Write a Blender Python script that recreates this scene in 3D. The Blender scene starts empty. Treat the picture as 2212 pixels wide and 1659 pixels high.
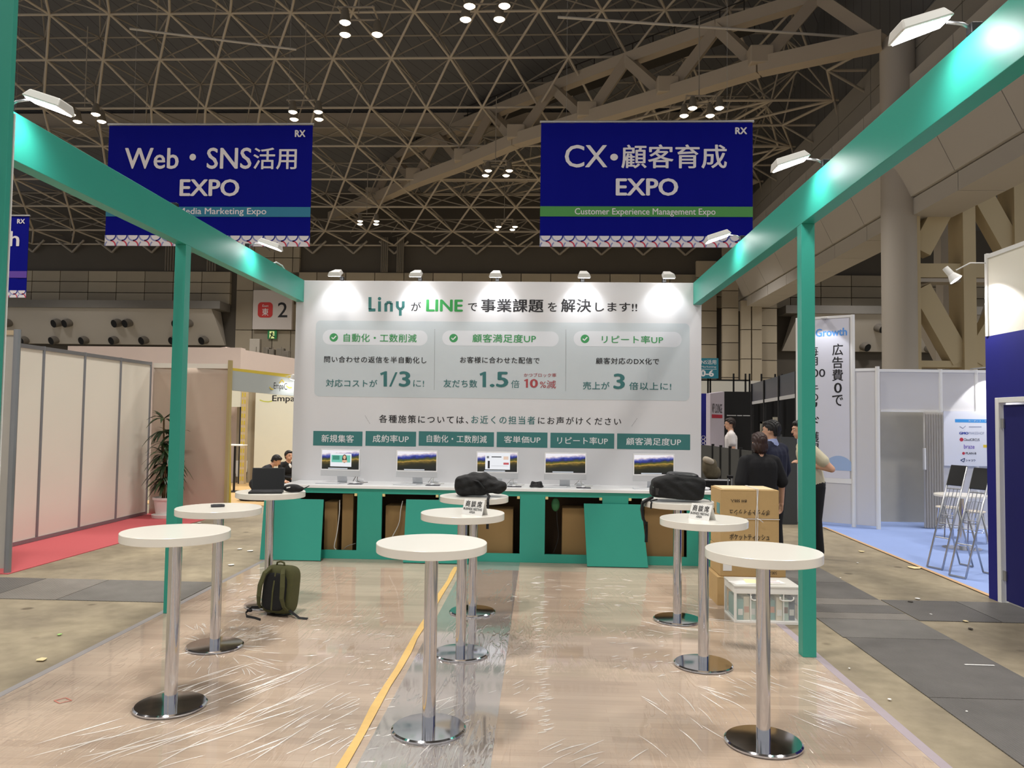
import bpy, bmesh, math, random
import numpy as np
from mathutils import Vector as V, Matrix as M
rnd = random.Random(7)
S = bpy.context.scene
COL = S.collection
R = math.radians

# ------------------------------------------------------------------ camera
FOC, YAW, PIT, ROL, CH = 1654.2, R(2.28), R(2.569), R(.768), 1.689
_f = V((-math.sin(YAW)*math.cos(PIT), math.cos(YAW)*math.cos(PIT), math.sin(PIT)))
_r = V((math.cos(YAW), math.sin(YAW), 0)); _u = _r.cross(_f)
_r, _u = _r*math.cos(ROL)+_u*math.sin(ROL), _u*math.cos(ROL)-_r*math.sin(ROL)
CAM = V((0, 0, CH))
cd = bpy.data.cameras.new('camera'); cam = bpy.data.objects.new('camera', cd); COL.objects.link(cam)
cd.sensor_width = 36; cd.lens = FOC*36/2212; cd.clip_start = .05; cd.clip_end = 400
m = M((_r, _u, -_f)).transposed().to_4x4(); m.translation = CAM; cam.matrix_world = m
S.camera = cam
# ------------------------------------------------------------------ world, view
S.view_settings.view_transform = 'Standard'; S.view_settings.look = 'None'
S.view_settings.exposure = 0.08; S.view_settings.gamma = 1; S.view_settings.use_curve_mapping = False
wd = bpy.data.worlds.new('hall_air'); S.world = wd; wd.use_nodes = True
wd.node_tree.nodes['Background'].inputs[0].default_value = (.97, .98, 1, 1)
wd.node_tree.nodes['Background'].inputs[1].default_value = .42
# high-bay lamps of the hall: a grid of downward discs (clusters in view get fixtures further down), plus added far-wall fill
HALL_Z = 13.0
HALL_P = 400
def hall_light(x, y, z=HALL_Z, p=HALL_P, col=(1, .955, .90)):
    l = bpy.data.lights.new('hall_lamp_or_fill', 'AREA'); l.shape = 'DISK'; l.size = 1.6; l.spread = R(128); l.energy = p; l.color = col
    o = bpy.data.objects.new('hall_lamp_or_fill', l); COL.objects.link(o); o.location = (x, y, z-.28)
    return o

# ------------------------------------------------------------------ helpers
def ray(px, py): return _f + _r*((px-1106)/FOC) - _u*((py-829.5)/FOC)
def onax(ax, v, px, py):
    d = ray(px, py); return CAM + d*((v-CAM[ax])/d[ax])
def onX(v, px, py): return onax(0, v, px, py)
def onY(v, px, py): return onax(1, v, px, py)
def onZ(v, px, py): return onax(2, v, px, py)

def lin(c): return tuple(((x/255)/12.92 if x/255 <= .04045 else ((x/255+.055)/1.055)**2.4) for x in c[:3])
MATS = {}
def mat(name, col=(200,200,200), rough=.5, metal=0, spec=.5, emit=None, estr=0, var=.06, vscale=6, bump=0, bscale=60, alpha=1, coat=0, trans=0):
    if name in MATS: return MATS[name]
    m = bpy.data.materials.new(name); m.use_nodes = True; nt = m.node_tree; n = nt.nodes; L = nt.links
    b = n['Principled BSDF']; c = lin(col)
    b.inputs['Base Color'].default_value = (*c, 1); b.inputs['Roughness'].default_value = rough
    b.inputs['Metallic'].default_value = metal; b.inputs['Specular IOR Level'].default_value = spec
    b.inputs['Coat Weight'].default_value = coat; b.inputs['Alpha'].default_value = alpha
    b.inputs['Transmission Weight'].default_value = trans
    tc = n.new('ShaderNodeTexCoord')
    if var:
        no = n.new('ShaderNodeTexNoise'); no.inputs['Scale'].default_value = vscale; no.inputs['Detail'].default_value = 3
        L.new(tc.outputs['Object'], no.inputs['Vector'])
        mx = n.new('ShaderNodeMix'); mx.data_type = 'RGBA'
        mx.inputs[6].default_value = (*[x*(1-var) for x in c], 1); mx.inputs[7].default_value = (*[min(1, x*(1+var)) for x in c], 1)
        L.new(no.outputs['Fac'], mx.inputs[0]); L.new(mx.outputs[2], b.inputs['Base Color'])
    if bump:
        no = n.new('ShaderNodeTexNoise'); no.inputs['Scale'].default_value = bscale; no.inputs['Detail'].default_value = 4
        L.new(tc.outputs['Object'], no.inputs['Vector'])
        bp = n.new('ShaderNodeBump'); bp.inputs['Strength'].default_value = bump; bp.inputs['Distance'].default_value = .01
        L.new(no.outputs['Fac'], bp.inputs['Height']); L.new(bp.outputs['Normal'], b.inputs['Normal'])
    if emit is not None:
        b.inputs['Emission Color'].default_value = (*lin(emit), 1); b.inputs['Emission Strength'].default_value = estr
    MATS[name] = m; return m

WM = {}
class MB:
    """collects shapes; build() links them as one mesh object"""
    def __init__(s): s.v = []; s.f = []; s.mi = []; s.cur = 0
    def add(s, vs, fs):
        o = len(s.v); s.v += [tuple(x) for x in vs]; s.f += [tuple(o+i for i in f) for f in fs]; s.mi += [s.cur]*len(fs); return s
    def box(s, x0, x1, y0, y1, z0, z1):
        return s.add([(x0,y0,z0),(x1,y0,z0),(x1,y1,z0),(x0,y1,z0),(x0,y0,z1),(x1,y0,z1),(x1,y1,z1),(x0,y1,z1)],
              [(0,3,2,1),(4,5,6,7),(0,1,5,4),(1,2,6,5),(2,3,7,6),(3,0,4,7)])
    def obox(s, c, a, b, d):            # centre and three half-axis vectors
        c, a, b, d = V(c), V(a), V(b), V(d)
        vs = [c-a-b-d, c+a-b-d, c+a+b-d, c-a+b-d, c-a-b+d, c+a-b+d, c+a+b+d, c-a+b+d]
        return s.add(vs, [(0,3,2,1),(4,5,6,7),(0,1,5,4),(1,2,6,5),(2,3,7,6),(3,0,4,7)])
    def hexa(s, pts):                   # eight corners: bottom ring then top ring
        return s.add(pts, [(0,3,2,1),(4,5,6,7),(0,1,5,4),(1,2,6,5),(2,3,7,6),(3,0,4,7)])
    def cyl(s, p0, p1, r0, r1=None, n=16, caps=True):
        p0, p1 = V(p0), V(p1); r1 = r0 if r1 is None else r1
        ax = (p1-p0).normalized(); t = ax.orthogonal().normalized(); w = ax.cross(t)
        vs = []
        for p, r in ((p0, r0), (p1, r1)):
            vs += [p+(t*math.cos(2*math.pi*i/n)+w*math.sin(2*math.pi*i/n))*r for i in range(n)]
        fs = [(i, (i+1) % n, n+(i+1) % n, n+i) for i in range(n)]
        if caps: fs += [tuple(range(n-1, -1, -1)), tuple(range(n, 2*n))]
        return s.add(vs, fs)
    def tube(s, pts, r, n=8, caps=True, flat=None):
        pts = [V(p) for p in pts]; k = len(pts); vs = []; t = None
        for i, p in enumerate(pts):
            ax = (pts[min(i+1, k-1)]-pts[max(i-1, 0)]).normalized()
            if t is None: t = ax.orthogonal().normalized()
            t = (t-ax*t.dot(ax)).normalized() if (t-ax*t.dot(ax)).length > 1e-4 else ax.orthogonal().normalized()
            w = ax.cross(t); rr = r[i] if isinstance(r, (list, tuple)) else r
            for j in range(n):
                a = 2*math.pi*j/n; vs.append(p+t*math.cos(a)*rr+w*math.sin(a)*rr*(flat or 1))
        fs = [(i*n+j, i*n+(j+1) % n, (i+1)*n+(j+1) % n, (i+1)*n+j) for i in range(k-1) for j in range(n)]
        if caps: fs += [tuple(range(n-1, -1, -1)), tuple(range((k-1)*n, k*n))]
        return s.add(vs, fs)
    def strap(s, pts, wdir, w, t):      # flat band along points; wdir: width direction (vector or list)
        pts = [V(p) for p in pts]; k = len(pts); vs = []
        for i, p in enumerate(pts):
            ax = (pts[min(i+1, k-1)]-pts[max(i-1, 0)]).normalized()
            wd_ = V(wdir[i] if isinstance(wdir, list) else wdir); wd_ = (wd_-ax*wd_.dot(ax)).normalized(); nn = ax.cross(wd_)
            ww = w[i] if isinstance(w, list) else w
            vs += [p-wd_*ww/2-nn*t/2, p+wd_*ww/2-nn*t/2, p+wd_*ww/2+nn*t/2, p-wd_*ww/2+nn*t/2]
        fs = [(i*4+j, i*4+(j+1) % 4, (i+1)*4+(j+1) % 4, (i+1)*4+j) for i in range(k-1) for j in range(4)]
        fs += [(3,2,1,0), tuple(range((k-1)*4, k*4))]
        return s.add(vs, fs)
    def lathe(s, prof, c=(0,0,0), n=32):
        c = V(c); vs = []; k = len(prof)
        for r, z in prof: vs += [c+V((r*math.cos(2*math.pi*i/n), r*math.sin(2*math.pi*i/n), z)) for i in range(n)]
        fs = [(i*n+j, i*n+(j+1) % n, (i+1)*n+(j+1) % n, (i+1)*n+j) for i in range(k-1) for j in range(n)]
        fs += [tuple(range(n-1, -1, -1)), tuple(range((k-1)*n, k*n))]
        return s.add(vs, fs)
    def prism(s, poly, d):              # planar polygon (3D points) extruded by vector d
        poly = [V(p) for p in poly]; d = V(d); n = len(poly)
        return s.add(poly+[p+d for p in poly], [tuple(range(n-1, -1, -1)), tuple(range(n, 2*n))]+[(i, (i+1) % n, n+(i+1) % n, n+i) for i in range(n)])
    def ell(s, c, rx, ry, rz, nu=16, nv=10, rot=None, pw=1.0):
        c = V(c); vs = []
        sg = lambda x: math.copysign(abs(x)**pw, x)
        for i in range(nv+1):
            th = math.pi*i/nv
            for j in range(nu):
                a = 2*math.pi*j/nu; p = V((rx*sg(math.sin(th))*sg(math.cos(a)), ry*sg(math.sin(th))*sg(math.sin(a)), rz*sg(math.cos(th))))
                vs.append(c+(rot @ p if rot else p))
        fs = [(i*nu+j, (i+1)*nu+j, (i+1)*nu+(j+1) % nu, i*nu+(j+1) % nu) for i in range(nv) for j in range(nu)]
        return s.add(vs, fs)
    def mesh(s, name):
        me = bpy.data.meshes.new(name); me.from_pydata(s.v, [], s.f); me.validate(); return me
    def build(s, name, mt, parent=None, local=False, smooth=False, bevel=0, seg=2, subsurf=0, rounded=0):
        me = s.mesh(name)
        for x in (mt if isinstance(mt, (list, tuple)) else [mt]): me.materials.append(x)
        if isinstance(mt, (list, tuple)) and len(me.polygons) == len(s.mi):
            for p, i in zip(me.polygons, s.mi): p.material_index = i
        bm = bmesh.new(); bm.from_mesh(me)
        if smooth is True: bmesh.ops.remove_doubles(bm, verts=bm.verts, dist=1e-5)
        bmesh.ops.recalc_face_normals(bm, faces=bm.faces); bm.to_mesh(me); bm.free()
        return link(name, me, parent, local, smooth, bevel, seg, subsurf)
def link(name, me, parent=None, local=False, smooth=False, bevel=0, seg=2, subsurf=0):
    o = bpy.data.objects.new(name, me); COL.objects.link(o)
    W = M.Identity(4)
    if parent is not None:
        o.parent = parent
        if local: W = WM[parent.name].copy()
        else: o.matrix_parent_inverse = WM[parent.name].inverted()
    WM[o.name] = W
    if bevel:
        b = o.modifiers.new('bevel', 'BEVEL'); b.width = bevel; b.segments = seg; b.limit_method = 'ANGLE'; b.angle_limit = R(40)
    if subsurf:
        b = o.modifiers.new('subsurf', 'SUBSURF'); b.levels = subsurf; b.render_levels = subsurf
    if smooth:
        me.polygons.foreach_set('use_smooth', [True]*len(me.polygons))
        if smooth is not True: me.set_sharp_from_angle(angle=R(smooth))
    return o
def thing(name, label, cat, loc=(0,0,0), rz=0, group=None, kind=None):
    o = bpy.data.objects.new(name, None); COL.objects.link(o); o.empty_display_size = .1
    o.location = loc; o.rotation_euler = (0, 0, rz)
    WM[o.name] = M.Translation(V(loc)) @ M.Rotation(rz, 4, 'Z')
    return tag(o, label, cat, group, kind)
def tag(o, label=None, cat=None, group=None, kind=None):
    if label: o['label'] = label
    if cat: o['category'] = cat
    if group: o['group'] = group
    if kind: o['kind'] = kind
    return o
def copy_tree(o, parent=None):
    c = o.copy(); COL.objects.link(c); c.parent = parent
    if parent is not None: c.matrix_parent_inverse = o.matrix_parent_inverse.copy()
    for ch in list(o.children): copy_tree(ch, c)
    return c
def remesh(mb, voxel, smooth=4):
    """union of the collected shapes as one continuous surface"""
    me = mb.mesh('tmp'); bm = bmesh.new(); bm.from_mesh(me); bmesh.ops.recalc_face_normals(bm, faces=bm.faces); bm.to_mesh(me); bm.free()
    o = bpy.data.objects.new('tmp', me); COL.objects.link(o)
    r = o.modifiers.new('r', 'REMESH'); r.mode = 'VOXEL'; r.voxel_size = voxel
    if smooth:
        sm = o.modifiers.new('s', 'SMOOTH'); sm.factor = .5; sm.iterations = smooth
    dg = bpy.context.evaluated_depsgraph_get(); dg.update()
    out = bpy.data.meshes.new_from_object(o.evaluated_get(dg))
    bpy.data.objects.remove(o); bpy.data.meshes.remove(me)
    return out

# ---- lettering: text turned into a thin flat mesh, fitted into a rectangle of a plane
def glyphs(s, bold=0, spacing=1.0):
    cu = bpy.data.curves.new('t', 'FONT'); cu.body = s; cu.resolution_u = 3; cu.space_character = spacing
    cu.fill_mode = 'FRONT'
    o = bpy.data.objects.new('t', cu); COL.objects.link(o)
    dg = bpy.context.evaluated_depsgraph_get(); dg.update()
    me = bpy.data.meshes.new_from_object(o.evaluated_get(dg)); bpy.data.objects.remove(o); bpy.data.curves.remove(cu)
    if bold:
        vs = [v.co.copy() for v in me.vertices]; fs = [tuple(q.vertices) for q in me.polygons]; n = len(vs); V2 = []; F2 = []
        for k, (dx, dy) in enumerate(((-bold,0),(bold,0),(0,bold*.6),(0,-bold*.6))):
            V2 += [(v.x+dx, v.y+dy, k*3e-4) for v in vs]; F2 += [tuple(i+n*k for i in f) for f in fs]
        me2 = bpy.data.meshes.new('t'); me2.from_pydata(V2, [], F2); bpy.data.meshes.remove(me); me = me2
    return me
def lettering(s, mt, parent, O, U, Vv, w=None, h=None, bold=0, spacing=1.0, name='lettering', flip=False, lift=.0015):
    """O lower-left corner, U/V unit directions; fitted to w and/or h; flip turns it upside down"""
    me = glyphs(s, bold, spacing); O, U, Vv = V(O), V(U).normalized(), V(Vv).normalized(); N = U.cross(Vv)
    xs = [v.co.x for v in me.vertices]; ys = [v.co.y for v in me.vertices]
    x0, x1, y0, y1 = min(xs), max(xs), min(ys), max(ys)
    sx = w/(x1-x0) if w else h/(y1-y0); sy = h/(y1-y0) if h else sx
    for v in me.vertices:
        a, b = (v.co.x-x0)*sx, (v.co.y-y0)*sy
        if flip: a, b = (x1-x0)*sx-a, (y1-y0)*sy-b
        v.co = O+U*a+Vv*b+N*(lift+v.co.z)
    me.materials.clear(); me.materials.append(mt)
    return link(name, me, parent)
def let_px(s, mt, parent, box, Yp, bold=0, spacing=1.0, **k):
    x0, y0, x1, y1 = box; xm = (x0+x1)/2; ym = (y0+y1)/2
    w = (onY(Yp, x1, ym)-onY(Yp, x0, ym)).x; h = (onY(Yp, xm, y0)-onY(Yp, xm, y1)).z
    c = onY(Yp, xm, ym)
    return lettering(s, mt, parent, c-V((w/2, 0, h/2)), (1,0,0), (0,0,1), w, h, bold, spacing, **k)
def rect_px(mb, box, Yp, t=.002, r=0, seg=6):
    """flat rounded plate on the plane y=Yp, standing proud towards the camera by t"""
    x0, y0, x1, y1 = box; xm = (x0+x1)/2; ym = (y0+y1)/2
    a = onY(Yp, x0, ym).x; b = onY(Yp, x1, ym).x; z0 = onY(Yp, xm, y1).z; z1 = onY(Yp, xm, y0).z
    return plate(mb, a, b, z0, z1, Yp, t, r, seg)
def plate(mb, a, b, z0, z1, Yp, t=.002, r=0, seg=6):
    if not r: poly = [(a, z0), (b, z0), (b, z1), (a, z1)]
    else:
        r = min(r, (b-a)/2-1e-4, (z1-z0)/2-1e-4); poly = []
        for cx, cz, a0 in ((b-r, z0+r, -90), (b-r, z1-r, 0), (a+r, z1-r, 90), (a+r, z0+r, 180)):
            poly += [(cx+r*math.cos(R(a0+90*i/seg)), cz+r*math.sin(R(a0+90*i/seg))) for i in range(seg+1)]
    return mb.prism([(x, Yp, z) for x, z in poly], (0, -t, 0))

# ------------------------------------------------------------------ materials
TEAL = mat('teal_laminate', (45,153,134), .42, var=.03, vscale=2)
TEALPRINT = mat('teal_print', (58,119,117), .5, var=0)
WHITEWALL = mat('white_wallcloth', (216,215,217), .6, var=.02, vscale=1.5)
WHITE = mat('white_paint', (232,231,228), .45, var=.02)
CREAM = mat('cream_laminate', (238,234,224), .22, var=.01)
CHROME = mat('chrome', (214,214,218), .09, metal=1, var=.03, vscale=30)
ALU = mat('brushed_aluminium', (182,184,188), .32, metal=.9, var=.05, vscale=40)
BLACK = mat('black_fabric', (20,20,22), .85, var=.25, vscale=30, bump=.3, bscale=180)
BLACKP = mat('black_plastic', (24,24,26), .4, var=.1)
INK = mat('black_ink', (28,26,30), .6, var=0)
GREENINK = mat('green_ink', (58,150,86), .6, var=0)
TEALINK = mat('dark_teal_ink', (55,112,112), .6, var=0)
REDINK = mat('red_ink', (168,70,74), .6, var=0)
WHITEINK = mat('white_ink', (228,228,228), .6, var=0)
PANELW = mat('white_system_panel', (236,231,217), .5, var=.02, vscale=1)
NAVY = mat('navy_cloth', (16,20,120), .8, var=.05)
CARD = mat('cardboard', (188,156,106), .85, var=.07, vscale=5, bump=.15, bscale=30)
PAPER = mat('paper', (236,234,230), .7, var=.02)
SKIN = mat('skin', (214,166,138), .55, var=.04)
HAIR = mat('black_hair', (22,18,17), .5, var=.3, vscale=60)
LENS = mat('lamp_lens', (255,255,255), .4, emit=(255,252,250), estr=14, var=0)
HLENS = mat('hall_lamp_lens', (255,255,255), .4, emit=(255,232,196), estr=9, var=0)
# ================================================================== floor
def stained_concrete():
    m = bpy.data.materials.new('stained_concrete'); m.use_nodes = True; nt = m.node_tree; n = nt.nodes; L = nt.links; b = n['Principled BSDF']
    tc = n.new('ShaderNodeTexCoord')
    n1 = n.new('ShaderNodeTexNoise'); n1.inputs['Scale'].default_value = .9; n1.inputs['Detail'].default_value = 8; n1.inputs['Roughness'].default_value = .65
    n2 = n.new('ShaderNodeTexNoise'); n2.inputs['Scale'].default_value = 7; n2.inputs['Detail'].default_value = 5
    vo = n.new('ShaderNodeTexVoronoi'); vo.inputs['Scale'].default_value = 1.9
    for x in (n1, n2, vo): L.new(tc.outputs['Object'], x.inputs['Vector'])
    r1 = n.new('ShaderNodeValToRGB'); e = r1.color_ramp.elements
    e[0].position = .32; e[0].color = (*lin((124,113,94)), 1); e[1].position = .68; e[1].color = (*lin((166,153,127)), 1)
    L.new(n1.outputs['Fac'], r1.inputs['Fac'])
    r2 = n.new('ShaderNodeValToRGB'); e = r2.color_ramp.elements; e[0].position = .06; e[0].color = (.45, .42, .38, 1); e[1].position = .11; e[1].color = (1, 1, 1, 1)
    L.new(vo.outputs['Distance'], r2.inputs['Fac'])
    r3 = n.new('ShaderNodeValToRGB'); e = r3.color_ramp.elements; e[0].position = .3; e[0].color = (.8, .8, .78, 1); e[1].position = .6; e[1].color = (1, 1, 1, 1)
    L.new(n2.outputs['Fac'], r3.inputs['Fac'])
    a = n.new('ShaderNodeMix'); a.data_type = 'RGBA'; a.blend_type = 'MULTIPLY'; a.inputs[0].default_value = 1
    c = n.new('ShaderNodeMix'); c.data_type = 'RGBA'; c.blend_type = 'MULTIPLY'; c.inputs[0].default_value = 1
    L.new(r1.outputs['Color'], a.inputs[6]); L.new(r2.outputs['Color'], a.inputs[7]); L.new(a.outputs[2], c.inputs[6]); L.new(r3.outputs['Color'], c.inputs[7])
    L.new(c.outputs[2], b.inputs['Base Color']); b.inputs['Roughness'].default_value = .6
    bp = n.new('ShaderNodeBump'); bp.inputs['Strength'].default_value = .15; L.new(n2.outputs['Fac'], bp.inputs['Height']); L.new(bp.outputs['Normal'], b.inputs['Normal'])
    return m
CONC = stained_concrete()
fl = tag(MB().box(-48, 42, -30, 54, -.2, 0).build('floor', CONC), 'stained bare concrete floor of the exhibition hall', 'floor', kind='structure')

def checker(name, col):
    m = bpy.data.materials.new(name); m.use_nodes = True; nt = m.node_tree; n = nt.nodes; L = nt.links; b = n['Principled BSDF']
    tc = n.new('ShaderNodeTexCoord'); w = n.new('ShaderNodeTexWave'); w.inputs['Scale'].default_value = 22; w.bands_direction = 'DIAGONAL'
    w2 = n.new('ShaderNodeTexWave'); w2.inputs['Scale'].default_value = 18; w2.bands_direction = 'X'
    no = n.new('ShaderNodeTexNoise'); no.inputs['Scale'].default_value = 5; no.inputs['Detail'].default_value = 5
    for x in (w, w2, no): L.new(tc.outputs['Object'], x.inputs['Vector'])
    c = lin(col); mx = n.new('ShaderNodeMix'); mx.data_type = 'RGBA'; mx.inputs[6].default_value = (*[x*.75 for x in c], 1); mx.inputs[7].default_value = (*[x*1.2 for x in c], 1)
    L.new(no.outputs['Fac'], mx.inputs[0]); L.new(mx.outputs[2], b.inputs['Base Color']); b.inputs['Roughness'].default_value = .55; b.inputs['Metallic'].default_value = .25
    ml = n.new('ShaderNodeMath'); ml.operation = 'MULTIPLY'; L.new(w.outputs['Fac'], ml.inputs[0]); L.new(w2.outputs['Fac'], ml.inputs[1])
    bp = n.new('ShaderNodeBump'); bp.inputs['Strength'].default_value = .6; bp.inputs['Distance'].default_value = .004
    L.new(ml.outputs[0], bp.inputs['Height']); L.new(bp.outputs['Normal'], b.inputs['Normal']); return m
PLATES = [checker('steel_plate_dark', (104,101,97)), checker('steel_plate_mid', (116,113,108)), checker('steel_plate_pale', (128,123,116))]
def cover(x0, x1, y0, y1, k):
    MB().box(x0+.004, x1-.004, y0+.004, y1-.004, 0, .006).build('cover_plate', PLATES[k], fl)
for i, (a, b) in enumerate([(-10.2,-8.4),(-8.4,-6.6),(-6.6,-5.0),(-5.0,-4.35),(-4.35,-3.24)]): cover(a, b, 6.8, 7.66, (0,1,0,2,1)[i])
ys = [1.5,3.3,4.9,6.2,6.78,7.0,7.3,7.55,8.3,9.4,10.8,12.2,14]
for i in range(len(ys)-1): cover(2.38+.02*math.sin(i), 3.24, ys[i], ys[i+1], (0,0,0,1,2,0,2,0,1,0,1,0)[i])
cover(3.25, 3.95, 6.78, 7.54, 0); cover(3.95, 5.9, 6.78, 7.54, 1)

# carpets of the neighbouring stands
RED = mat('red_carpet', (198,92,96), .95, var=.06, vscale=40, bump=.3, bscale=300)
BLUE = mat('blue_carpet', (138,160,212), .75, var=.06, vscale=3, bump=.2, bscale=300)
tag(MB().prism([(-7.9,7.82,0),(-5.52,7.82,0),(-5.36,12.75,0),(-7.9,12.75,0)], (0,0,.008)).build('carpet', RED), 'coral red carpet along the cream panel wall', 'carpet')
tag(MB().prism([(4.42,7.62,0),(9.6,7.62,0),(9.6,14.2,0),(3.9,14.2,0),(4.55,12.6,0)], (0,0,.008)).build('carpet', BLUE), 'light blue carpet of the stand with folding stools', 'carpet')
tag(MB().prism([(4.72,5.2,0),(9.6,5.2,0),(9.6,7.5,0),(4.52,7.5,0)], (0,0,.007)).build('carpet', mat('deep_blue_carpet', (40,62,180), .9, bump=.2, bscale=300)), 'deep blue carpet at the foot of the navy wall', 'carpet')
TAN = mat('tan_tape', (196,160,118), .7)
MB().prism([(4.40,7.6,.0085),(4.45,7.6,.0085),(4.58,12.6,.0085),(4.53,12.6,.0085)], (0,0,.002)).build('edge_tape', TAN, bpy.data.objects['carpet.001'])
WOODF = mat('pale_wood_floor', (222,184,128), .4, var=.1, vscale=4)
tag(MB().box(-7.6, -4.4, 14.1, 18.8, 0, .012).build('booth_floor', WOODF), 'pale wooden floor of the stand with the yellow fascia', 'floor', kind='structure')

# the stand's own floor: pale wood-print vinyl, grey edging, clear film over it
def vinyl():
    m = bpy.data.materials.new('wood_print_vinyl'); m.use_nodes = True; nt = m.node_tree; n = nt.nodes; L = nt.links; b = n['Principled BSDF']
    tc = n.new('ShaderNodeTexCoord'); br = n.new('ShaderNodeTexBrick'); br.offset = .37; br.inputs['Scale'].default_value = 1
    br.inputs['Brick Width'].default_value = .62; br.inputs['Row Height'].default_value = .066; br.inputs['Mortar Size'].default_value = .0012
    br.inputs['Color1'].default_value = (*lin((199,179,159)), 1); br.inputs['Color2'].default_value = (*lin((215,197,177)), 1); br.inputs['Mortar'].default_value = (*lin((196,170,148)), 1)
    L.new(tc.outputs['Object'], br.inputs['Vector'])
    mp = n.new('ShaderNodeMapping'); mp.inputs['Scale'].default_value = (3, 60, 1); L.new(tc.outputs['Object'], mp.inputs['Vector'])
    no = n.new('ShaderNodeTexNoise'); no.inputs['Scale'].default_value = 1; no.inputs['Detail'].default_value = 4; L.new(mp.outputs['Vector'], no.inputs['Vector'])
    r = n.new('ShaderNodeValToRGB'); r.color_ramp.elements[0].color = (.9, .89, .88, 1); r.color_ramp.elements[0].position = .3; r.color_ramp.elements[1].position = .7
    L.new(no.outputs['Fac'], r.inputs['Fac'])
    mx = n.new('ShaderNodeMix'); mx.data_type = 'RGBA'; mx.blend_type = 'MULTIPLY'; mx.inputs[0].default_value = 1
    L.new(br.outputs['Color'], mx.inputs[6]); L.new(r.outputs['Color'], mx.inputs[7]); L.new(mx.outputs[2], b.inputs['Base Color'])
    b.inputs['Roughness'].default_value = .45; return m
bf = tag(MB().box(-3.17, 1.97, -1.5, 9.6, 0, .010).build('booth_floor', vinyl()), 'pale wood-print floor of the stand under clear film', 'floor', kind='structure')
EDGE = mat('grey_edging', (150,146,146), .5, var=.08)
MB().prism([(-3.24,-1.5,0),(-3.165,-1.5,0),(-3.165,-1.5,.012),(-3.225,-1.5,.003)], (0,11.1,0)).build('floor_edging', EDGE, bf)
MB().prism([(2.04,-1.5,0),(1.965,-1.5,0),(1.965,-1.5,.012),(2.025,-1.5,.003)], (0,11.1,0)).build('floor_edging', mat('mauve_edging', (168,156,162), .5, var=.08), bf)

def film(name, haze, gain=1.05):
    m = bpy.data.materials.new(name); m.use_nodes = True; nt = m.node_tree; n = nt.nodes; L = nt.links
    for x in list(n):
        if x.type != 'OUTPUT_MATERIAL': n.remove(x)
    out = n['Material Output']; tc = n.new('ShaderNodeTexCoord')
    def nz(rot, sc, scale, dist=.6, det=2):
        mp = n.new('ShaderNodeMapping'); mp.inputs['Rotation'].default_value = (0, 0, rot); mp.inputs['Scale'].default_value = sc
        L.new(tc.outputs['Object'], mp.inputs['Vector'])
        no = n.new('ShaderNodeTexNoise'); no.inputs['Scale'].default_value = scale; no.inputs['Detail'].default_value = det; no.inputs['Distortion'].default_value = dist
        L.new(mp.outputs['Vector'], no.inputs['Vector']); return no.outputs['Fac']
    def mth(op, a, b=None):
        q = n.new('ShaderNodeMath'); q.operation = op
        for i, x in enumerate((a, b)):
            if x is None: continue
            if isinstance(x, (int, float)): q.inputs[i].default_value = x
            else: L.new(x, q.inputs[i])
        return q.outputs[0]
    cur = mth('MULTIPLY', nz(0, (1, 1, 1), 1.6, .3, 1), .35)
    for rot, sc, scale in ((.62, (7, .9, 1), 2.0), (-.75, (6, .9, 1), 2.4), (1.35, (8, 1, 1), 1.7)):
        rg = mth('ABSOLUTE', mth('SUBTRACT', nz(rot, sc, scale), .5))
        mr = n.new('ShaderNodeMapRange'); mr.interpolation_type = 'SMOOTHSTEP'; mr.inputs['From Min'].default_value = 0; mr.inputs['From Max'].default_value = .045; mr.inputs['To Min'].default_value = 1; mr.inputs['To Max'].default_value = 0
        L.new(rg, mr.inputs['Value'])
        mk = n.new('ShaderNodeMapRange'); mk.inputs['From Min'].default_value = .52; mk.inputs['From Max'].default_value = .62; L.new(nz(rot*2, (1, 1, 1), .9, 0), mk.inputs['Value'])
        cur = mth('ADD', cur, mth('MULTIPLY', mth('MULTIPLY', mr.outputs[0], mk.outputs[0]), .35))
    bp = n.new('ShaderNodeBump'); bp.inputs['Strength'].default_value = .7; bp.inputs['Distance'].default_value = .005; L.new(cur, bp.inputs['Height'])
    fr = n.new('ShaderNodeFresnel'); fr.inputs['IOR'].default_value = 1.5; L.new(bp.outputs['Normal'], fr.inputs['Normal'])
    mu = n.new('ShaderNodeMath'); mu.operation = 'MULTIPLY'; mu.inputs[1].default_value = gain; mu.use_clamp = True; L.new(fr.outputs[0], mu.inputs[0])
    gl = n.new('ShaderNodeBsdfGlossy'); gl.inputs['Roughness'].default_value = .06; L.new(bp.outputs['Normal'], gl.inputs['Normal'])
    tr = n.new('ShaderNodeBsdfTransparent'); di = n.new('ShaderNodeBsdfDiffuse'); di.inputs['Color'].default_value = (.8, .76, .76, 1)
    m1 = n.new('ShaderNodeMixShader'); m1.inputs[0].default_value = haze; L.new(tr.outputs[0], m1.inputs[1]); L.new(di.outputs[0], m1.inputs[2])
    m2 = n.new('ShaderNodeMixShader'); L.new(mu.outputs[0], m2.inputs[0]); L.new(m1.outputs[0], m2.inputs[1]); L.new(gl.outputs[0], m2.inputs[2])
    L.new(m2.outputs[0], out.inputs['Surface']); return m
FILM = film('clear_film', .04); FILM2 = film('milky_film', .26, .6)
tag(MB().add([(-3.16,-1.5,.0125),(1.96,-1.5,.0125),(1.96,9.0,.0125),(-3.16,9.0,.0125)], [(0,1,2,3)]).build('plastic_film', FILM), 'clear wrinkled plastic film spread over the stand floor', 'plastic film')
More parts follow.
